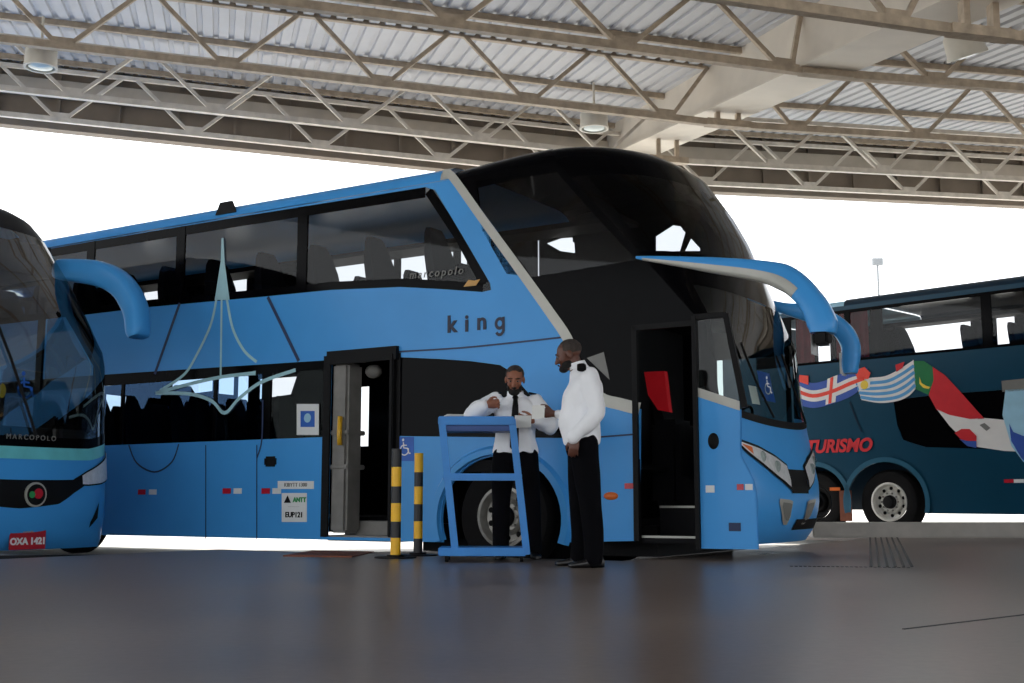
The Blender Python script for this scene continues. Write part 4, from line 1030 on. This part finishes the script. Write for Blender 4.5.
# faint mast far away
ms = thing('light_mast', 'thin pale floodlight mast far away in the white sky', 'mast', (18.6, 60, ROAD))
mb = MB(); mb.tube([(0, 0, 0), (0, 0, 12.7)], [.09, .05], 8); mb.build('pole', M['fargrey'], ms)
mb = MB(); mb.box((-.25, -.12, 12.6), (.25, .12, 12.95)); mb.build('lamp_head', M['fargrey'], ms)

# ================================================================== PEOPLE
def remeshed(mb, name, m, parent, voxel=.012, smooth=4, wr=0., wscale=9., seed=0, label=None, cut=None):
    me = bpy.data.meshes.new('tmp'); mb.bm.to_mesh(me); mb.bm.free()
    t = bpy.data.objects.new('tmp', me); C.objects.link(t)
    r = t.modifiers.new('r', 'REMESH'); r.mode = 'VOXEL'; r.voxel_size = voxel
    s = t.modifiers.new('s', 'SMOOTH'); s.iterations = smooth; s.factor = .5
    dg_ = bpy.context.evaluated_depsgraph_get(); dg_.update()
    out = bpy.data.meshes.new_from_object(t.evaluated_get(dg_))
    bpy.data.objects.remove(t); bpy.data.meshes.remove(me)
    if wr:
        out.calc_loop_triangles() if False else None
        ns = [v.normal.copy() for v in out.vertices]
        for v, n in zip(out.vertices, ns):
            c = v.co
            k = noise.noise(Vector((c.x * wscale + seed, c.y * wscale, c.z * wscale * .55 + (c.x + c.y) * 3)))
            v.co = c + n * (wr * k)
    for p in out.polygons: p.use_smooth = True
    out.materials.clear(); out.materials.append(m)
    o = bpy.data.objects.new(name, out); C.objects.link(o); o.parent = parent
    if label: o['label'] = label
    return o
def limb(mb, pts, rs, n=14, sub=4):
    data = spline([tuple(p) + (r,) for p, r in zip(pts, rs)], sub)
    mb.tube([d[:3] for d in data], [d[3] for d in data], n)
    mb.ball(pts[0], rs[0]); mb.ball(pts[-1], rs[-1])
def rings_z(mb, secs, n=20):
    # stacked ellipses: (x, y, z, rx, ry)
    s = spline(secs, 4)
    mb.loft([[(x + rx * math.cos(2 * PI * j / n), y + ry * math.sin(2 * PI * j / n), z) for j in range(n)] for x, y, z, rx, ry in s])
def hand(mb, wrist, d, side, curl=.5, spread=1., s=1.):
    # d: direction wrist -> fingers; side: direction from little finger to thumb
    d = Vector(d).normalized(); sd = Vector(side); sd = (sd - d * sd.dot(d)).normalized(); nr = d.cross(sd)   # nr: towards the palm side
    w = Vector(wrist)
    palm = []
    for t, hw, th in ((0, .027, .02), (.03, .034, .017), (.065, .042, .015), (.095, .041, .012)):
        c = w + d * t * s
        palm.append([c + sd * (hw * s * math.cos(a)) + nr * (th * s * math.sin(a)) for a in [2 * PI * j / 14 for j in range(14)]])
    mb.loft(palm)
    for k, (off, L, r) in enumerate(((.031, .072, .0088), (.0105, .08, .0092), (-.0105, .075, .0088), (-.031, .058, .0078))):
        base = w + (d * .085 + sd * off) * s; pts = [base]; ang = 0.
        for seg, fr in enumerate((.45, .32, .23)):
            ang += curl * (.7 + .25 * seg)
            dirn = (d * math.cos(ang) + nr * math.sin(ang) + sd * off * 2.2 * spread).normalized(); pts.append(pts[-1] + dirn * L * fr * s)
        limb(mb, pts, [r * s * 1.08, r * s * 1.03, r * s * .95, r * s * .8], 10, 2)
    th = [w + (d * .025 + sd * .025) * s, w + (d * .055 + sd * .052 + nr * .012) * s, w + (d * .085 + sd * .06 + nr * .022) * s, w + (d * .108 + sd * .058 + nr * .03) * s]
    limb(mb, th, [.013 * s, .0115 * s, .0105 * s, .0085 * s], 10, 2)
def head_parts(mb, c, fwd, up, s=1.):
    """skull, jaw, nose, brow, ears and lips; returns a function local -> world (x right of face, y forward, z up)"""
    f = Vector(fwd).normalized(); u = Vector(up); u = (u - f * u.dot(f)).normalized(); r = f.cross(u)
    c = Vector(c)
    P = lambda x, y, z: c + (r * x + f * y + u * z) * s
    def eb(p, rr):
        g = bmesh.ops.create_uvsphere(mb.bm, u_segments=16, v_segments=12, radius=1)
        for v in g['verts']:
            q = v.co.copy(); v.co = P(p[0] + q.x * rr[0], p[1] + q.y * rr[1], p[2] + q.z * rr[2])
    eb((0, -.012, .035), (.076, .096, .083)); eb((0, .03, .005), (.064, .062, .085)); eb((0, .036, -.05), (.052, .05, .055)); eb((0, .058, -.092), (.03, .028, .022))
    eb((0, -.03, -.05), (.055, .05, .07))
    for sx in (-1, 1):
        eb((sx * .04, .06, -.022), (.022, .024, .026)); eb((sx * .03, .082, .028), (.024, .012, .009)); eb((sx * .078, -.012, -.005), (.011, .022, .034)); eb((sx * .013, .098, -.032), (.009, .012, .008))
    limb(mb, [P(0, .086, .02), P(0, .1, -.008), P(0, .111, -.03)], [.009, .011, .014], 10, 3)
    return P
def ball_at(mb, P, p, rr, s=1.):
    g = bmesh.ops.create_uvsphere(mb.bm, u_segments=18, v_segments=14, radius=1)
    for v in g['verts']:
        q = v.co.copy(); v.co = P(p[0] + q.x * rr[0], p[1] + q.y * rr[1], p[2] + q.z * rr[2])
def face_details(parent, P, skin_lip, beard, hairm, hair_shape, specs=False):
    mb = MB()
    for sx in (-1, 1): ball_at(mb, P, (sx * .031, .082, .008), (.0125, .009, .008))
    e_ = mb.build('eyes', M['eye'], parent, smooth=True)
    mb = MB()
    for sx in (-1, 1): ball_at(mb, P, (sx * .031, .089, .008), (.0058, .004, .0062))
    mb.build('iris', M['matte'], e_, smooth=True)
    mb = MB()
    for sx in (-1, 1): ball_at(mb, P, (sx * .033, .09, .031), (.024, .007, .005))
    mb.build('eyebrows', M['hair'], parent, smooth=True)
    mb = MB(); ball_at(mb, P, (0, .088, -.062), (.024, .008, .0055)); ball_at(mb, P, (0, .086, -.07), (.02, .009, .006)); mb.build('mouth', skin_lip, parent, smooth=True)
def person_legs(mb, legs, grow=0.):
    for hip, knee, ank, r in legs: limb(mb, [hip, knee, ank], [r[0] + grow, r[1] + grow, r[2] + grow], 16, 5)
def shoe(parent, ank, d, name='shoe'):
    d = Vector((d[0], d[1], 0)).normalized(); s_ = Vector((-d.y, d.x, 0)); a = Vector((ank[0], ank[1], 0)); mb = MB()
    rings = []
    for t, w, h0, h1 in ((-.075, .02, .004, .05), (-.065, .034, 0, .085), (-.02, .038, 0, .1), (.04, .04, 0, .085), (.09, .045, 0, .062), (.14, .047, 0, .05), (.18, .04, 0, .042), (.205, .02, .006, .03)):
        c = a + d * t
        rings.append([c + s_ * (w * math.copysign(abs(math.cos(q)) ** .7, math.cos(q))) + Vector((0, 0, h0 + (h1 - h0) * (.5 + .5 * math.copysign(abs(math.sin(q)) ** .8, math.sin(q))))) for q in [2 * PI * j / 16 for j in range(16)]])
    mb.loft(rings); o = mb.build(name, M['shoe'], parent, smooth=60)
    mb = MB(); mb.tube([a + d * -.05 + Vector((0, 0, .006)), a + d * .02 + Vector((0, 0, .006))], .036, 12, flat=((0, 0, 1), .16)); mb.build('heel', M['matte'], o)

# ---- man standing on the right, in profile, looking down to the left
pr_ = thing('person', 'man in white shirt and black trousers standing in profile, one arm hanging down', 'person', (.605, 9.46, 0))
hip = [(-.045, -.09, .94), (-.05, .09, .94)]; kne = [(-.005, -.1, .5), (-.07, .12, .5)]; ank = [(.03, -.1, .09), (-.06, .14, .09)]
shL, elL, wrL = (.0, -.185, 1.46), (.045, -.245, 1.19), (-.11, -.235, 1.0)
shR, elR, wrR = (-.045, .18, 1.46), (-.08, .24, 1.2), (-.27, .13, 1.2)
body = MB()
rings_z(body, [(-.055, 0, .9, .115, .165), (-.06, 0, 1.0, .12, .155), (-.075, 0, 1.15, .135, .15), (-.055, 0, 1.3, .13, .165), (-.03, 0, 1.41, .105, .17), (-.035, 0, 1.47, .06, .09), (-.05, 0, 1.49, .05, .06)])
limb(body, [(-.055, 0, 1.44), (-.085, 0, 1.52), (-.115, 0, 1.6)], [.062, .056, .054], 14)
person_legs(body, [(hip[0], kne[0], ank[0], (.085, .056, .04)), (hip[1], kne[1], ank[1], (.085, .056, .04))])
limb(body, [shL, elL, wrL], [.052, .042, .028]); limb(body, [shR, elR, wrR], [.052, .042, .028])
hand(body, (-.115, -.235, .99), (-.2, 0, -1), (-1, .25, 0), .35)
hand(body, wrR, (-1, -.25, .05), (0, -.3, 1), .5)
for a_, d_ in (): limb(body, [(a_[0], a_[1], .07), (a_[0] + d_ * .1, a_[1], .04), (a_[0] + d_ * .16, a_[1], .035)], [.036, .034, .026])
hc = (-.155, 0, 1.652); fw = (-1, .12, -.3); upv = (-.3, 0, 1)
P2 = head_parts(body, hc, fw, upv, 1.03)
bo = remeshed(body, 'body', M['skin2'], pr_, .0075, 3)
face_details(pr_, P2, M['lip'], None, None, None)
mb = MB(); ball_at(mb, P2, (0, -.02, .044), (.079, .095, .081)); hb_ = mb
o = hb_.build('hair', M['hair2'], pr_, smooth=True, label='very short greying hair')
# keep only the crown as cropped hair
bm_ = bmesh.new(); bm_.from_mesh(o.data); inv = Vector(fw).normalized()
for v in [v for v in bm_.verts if (v.co - Vector(hc)).dot(inv) > .045 or (v.co - Vector(hc)).dot(Vector(upv).normalized()) < -.005 + .0]:
    bm_.verts.remove(v)
bm_.to_mesh(o.data); bm_.free()
mb = MB(); ball_at(mb, P2, (0, .064, -.088), (.041, .04, .031)); ball_at(mb, P2, (-.045, .03, -.065), (.016, .045, .032)); ball_at(mb, P2, (.045, .03, -.065), (.016, .045, .032)); ball_at(mb, P2, (0, .098, -.05), (.026, .009, .007))
remeshed(mb, 'beard', M['hair'], pr_, .006, 2)
sh = MB()
rings_z(sh, [(-.055, 0, .945, .142, .185), (-.06, 0, 1.0, .152, .182), (-.075, 0, 1.12, .165, .175), (-.06, 0, 1.28, .158, .185), (-.03, 0, 1.42, .13, .192), (-.035, 0, 1.5, .098, .14), (-.055, 0, 1.55, .075, .085), (-.08, 0, 1.59, .066, .074)])
limb(sh, [shL, (.03, -.225, 1.3), elL, (-.04, -.25, 1.08), (-.125, -.238, .99)], [.078, .078, .07, .066, .052]); limb(sh, [shR, elR, (wrR[0] + .04, wrR[1], wrR[2])], [.075, .066, .05])
shirt = remeshed(sh, 'shirt', M['shirt'], pr_, .011, 4, .022, 11, 3)
mb = MB(); mb.tube([(-.065, -.205, 1.515), (-.06, -.11, 1.565)], .036, 12, flat=((0, -.5, 1), .4))
for sg in (-1, 1):
    if sg > 0: mb.tube([(-.065, .205, 1.515), (-.06, .12, 1.56)], .035, 12, flat=((.2, .3, 1), .3))
mb.build('epaulettes', M['matte'], shirt)
rings_c = []
for z_, k_ in ((1.55, 1.0), (1.595, .95)):
    rings_c.append([(-.075 - (z_ - 1.55) * .5 + .073 * k_ * math.cos(a), .075 * k_ * math.sin(a), z_ + .02 * math.cos(a)) for a in [2 * PI * j / 20 for j in range(20)]])
mb = MB(); mb.loft(rings_c, cap=False); mb.build('collar', M['shirt'], shirt, smooth=True)
trs = MB()
rings_z(trs, [(-.055, 0, .86, .115, .165), (-.055, 0, .93, .135, .178), (-.055, 0, 1.0, .132, .17)])
for h_, k_, a_ in zip(hip, kne, ank): limb(trs, [h_, ((h_[0] + k_[0]) / 2, (h_[1] + k_[1]) / 2, .72), k_, ((k_[0] + a_[0]) / 2 + .01, (k_[1] + a_[1]) / 2, .28), (a_[0] - .01, a_[1], .075)], [.118, .108, .088, .082, .078], 16)
remeshed(trs, 'trousers', M['trouser'], pr_, .012, 4, .008, 8, 5)
shoe(pr_, ank[0], (-1, -.12)); shoe(pr_, ank[1], (-1, .1))

# ---- man behind the trolley, facing the camera, sorting slips
p1_ = thing('person', 'man in white shirt and black tie behind the blue trolley, sorting slips', 'person', (.0, 10.8, 0))
hip = [(-.1, 0, .93), (.1, 0, .93)]; kne = [(-.125, -.01, .5), (.14, -.01, .5)]; ank = [(-.125, .02, .09), (.165, .03, .09)]
shA, elA, wrA = (-.185, 0, 1.425), (-.4, -.06, 1.29), (-.26, -.25, 1.375)      # arm on the camera's left
shB, elB, wrB = (.185, 0, 1.415), (.315, -.05, 1.2), (.17, -.26, 1.235)
body = MB()
rings_z(body, [(0, 0, .9, .165, .115), (0, 0, 1.0, .155, .11), (0, 0, 1.15, .15, .115), (0, 0, 1.3, .17, .12), (0, 0, 1.4, .17, .1), (0, 0, 1.46, .09, .06), (0, 0, 1.48, .06, .05)])
limb(body, [(0, 0, 1.43), (0, -.015, 1.5), (0, -.035, 1.57)], [.06, .055, .053])
person_legs(body, [(hip[0], kne[0], ank[0], (.085, .056, .04)), (hip[1], kne[1], ank[1], (.085, .056, .04))])
limb(body, [shA, elA, wrA], [.052, .042, .028]); limb(body, [shB, elB, wrB], [.052, .042, .028])
hand(body, wrA, (.9, -.25, .1), (-.1, -.3, 1), .75, s=1.08); hand(body, wrB, (-1, -.2, .06), (0, -.5, 1), .6, s=1.08)
for a_ in (): limb(body, [(a_[0], a_[1], .07), (a_[0] * 1.1, a_[1] - .1, .04), (a_[0] * 1.15, a_[1] - .16, .035)], [.036, .034, .026])
hc1 = (-.005, -.05, 1.622); fw1 = (-.08, -1, -.35); up1 = (0, -.35, 1)
P1 = head_parts(body, hc1, fw1, up1, 1.04)
remeshed(body, 'body', M['skin1'], p1_, .0075, 3)
face_details(p1_, P1, M['lip'], None, None, None)
mb = MB(); ball_at(mb, P1, (0, -.022, .045), (.081, .094, .083)); o = mb.build('hair', M['hair2'], p1_, smooth=True, label='short dark greying hair')
bm_ = bmesh.new(); bm_.from_mesh(o.data); inv = Vector(fw1).normalized(); u_ = Vector(up1).normalized()
for v in [v for v in bm_.verts if ((v.co - Vector(hc1)).dot(inv) > .035 and (v.co - Vector(hc1)).dot(u_) < .075) or (v.co - Vector(hc1)).dot(u_) < -.01]: bm_.verts.remove(v)
bm_.to_mesh(o.data); bm_.free()
mb = MB(); ball_at(mb, P1, (0, .068, -.092), (.05, .04, .036)); ball_at(mb, P1, (-.05, .035, -.062), (.016, .042, .036)); ball_at(mb, P1, (.05, .035, -.062), (.016, .042, .036)); ball_at(mb, P1, (0, .1, -.05), (.03, .009, .008))
remeshed(mb, 'beard', M['hair'], p1_, .006, 2)
sh = MB()
rings_z(sh, [(0, 0, .955, .2, .15), (0, 0, 1.02, .19, .145), (0, 0, 1.15, .18, .145), (0, 0, 1.3, .19, .148), (0, 0, 1.4, .19, .125), (0, 0, 1.455, .125, .085), (0, 0, 1.49, .075, .068)])
limb(sh, [shA, ((shA[0] + elA[0]) / 2, -.03, 1.37), elA, ((elA[0] + wrA[0]) / 2 - .01, -.16, 1.33), (wrA[0], wrA[1] + .01, wrA[2])], [.082, .085, .078, .07, .052]); limb(sh, [shB, ((shB[0] + elB[0]) / 2, -.03, 1.32), elB, ((elB[0] + wrB[0]) / 2, -.16, 1.215), (wrB[0] + .02, wrB[1] + .02, wrB[2])], [.082, .085, .08, .07, .052])
shirt = remeshed(sh, 'shirt', M['shirt'], p1_, .011, 4, .022, 11, 9)
mb = MB()
tie = ((1.475, .02, -.085, 0), (1.455, .028, -.108, 0), (1.435, .02, -.13, 0), (1.38, .026, -.15, 0), (1.25, .034, -.168, -.004), (1.12, .038, -.168, -.008), (1.0, .04, -.168, -.01), (.96, .005, -.165, -.01))
mb.loft([[(x * w_ + xo, y0 + yy, z) for x, yy in ((-1, 0), (-.6, -.008), (.6, -.008), (1, 0))] for z, w_, y0, xo in tie], cap=False, closed=False)
mb.build('tie', M['matte'], shirt)
mb = MB(); mb.loft([[(.078 * k_ * math.sin(a), -.01 - (z_ - 1.46) * .3 + .076 * k_ * math.cos(a) * -1, z_ - .02 * math.cos(a)) for a in [2 * PI * j / 20 for j in range(20)]] for z_, k_ in ((1.47, 1.), (1.52, .93))], cap=False); mb.build('collar', M['shirt'], shirt, smooth=True)
mb = MB()
for sg in (-1, 1): mb.tube([(sg * .19, 0, 1.49), (sg * .12, 0, 1.505)], .036, 12, flat=((sg * .3, 0, 1), .3))
mb.build('epaulettes', M['matte'], shirt)
trs = MB()
rings_z(trs, [(0, 0, .86, .165, .115), (0, 0, .93, .178, .13), (0, 0, 1.0, .168, .125)])
for h_, k_, a_ in zip(hip, kne, ank): limb(trs, [h_, ((h_[0] + k_[0]) / 2, 0, .72), k_, ((k_[0] + a_[0]) / 2, 0, .28), (a_[0], a_[1] - .005, .075)], [.108, .1, .082, .078, .076], 16)
remeshed(trs, 'trousers', M['trouser'], p1_, .012, 4, .008, 8, 7)
p1_.scale = (1, 1, .98); p1_.location.x = .03
shoe(p1_, ank[0], (-.12, -1)); shoe(p1_, ank[1], (.15, -1))
# slips in his hand
mb = MB()
mb.loft([[(x, y - .004 * k, z) for x, y, z in ((-.07, 0, -.06), (.075, .02, -.055), (.08, .01, .05), (-.065, -.01, .05))] for k in range(2)])
o = mb.build('paper_slip', M['paper']); tag(o, 'pale slip of paper held in front of the tie', 'paper'); o.location = (.09, 10.8 - .315, 1.2)
mb = MB()
mb.loft([[(x, y - .004 * k, z) for x, y, z in ((-.05, 0, -.05), (.05, .0, -.045), (.055, .02, .06), (-.045, .02, .06))] for k in range(2)])
o = mb.build('paper_slip', M['paper']); tag(o, 'small white slip of paper between the two men', 'paper'); o.location = (.605 - .40, 9.46 + .02, 1.2)

# ================================================================== LIGHT
w = bpy.data.worlds.new('sky'); bpy.context.scene.world = w; w.use_nodes = True
nt = w.node_tree; bg = nt.nodes['Background']
tcw = nt.nodes.new('ShaderNodeTexCoord'); nzw = nt.nodes.new('ShaderNodeTexNoise'); nzw.inputs['Scale'].default_value = 2.5; nzw.inputs['Detail'].default_value = 6
crw = nt.nodes.new('ShaderNodeValToRGB'); crw.color_ramp.elements[0].color = (.86, .93, 1, 1); crw.color_ramp.elements[1].color = (1, 1, 1, 1)
nt.links.new(tcw.outputs['Generated'], nzw.inputs['Vector']); nt.links.new(nzw.outputs['Fac'], crw.inputs['Fac']); nt.links.new(crw.outputs['Color'], bg.inputs['Color'])
bg.inputs['Strength'].default_value = 2.5
sn = bpy.data.lights.new('sun', 'SUN'); sn.energy = 5.; sn.angle = .01; sn.color = (1, .96, .9)
so_ = bpy.data.objects.new('sun', sn); C.objects.link(so_)
so_.rotation_euler = Vector((.25, -.42, -1)).to_track_quat('-Z', 'Y').to_euler()
vs = bpy.context.scene.view_settings; vs.view_transform = 'Standard'; vs.look = 'None'; vs.exposure = 0.; vs.gamma = 1.
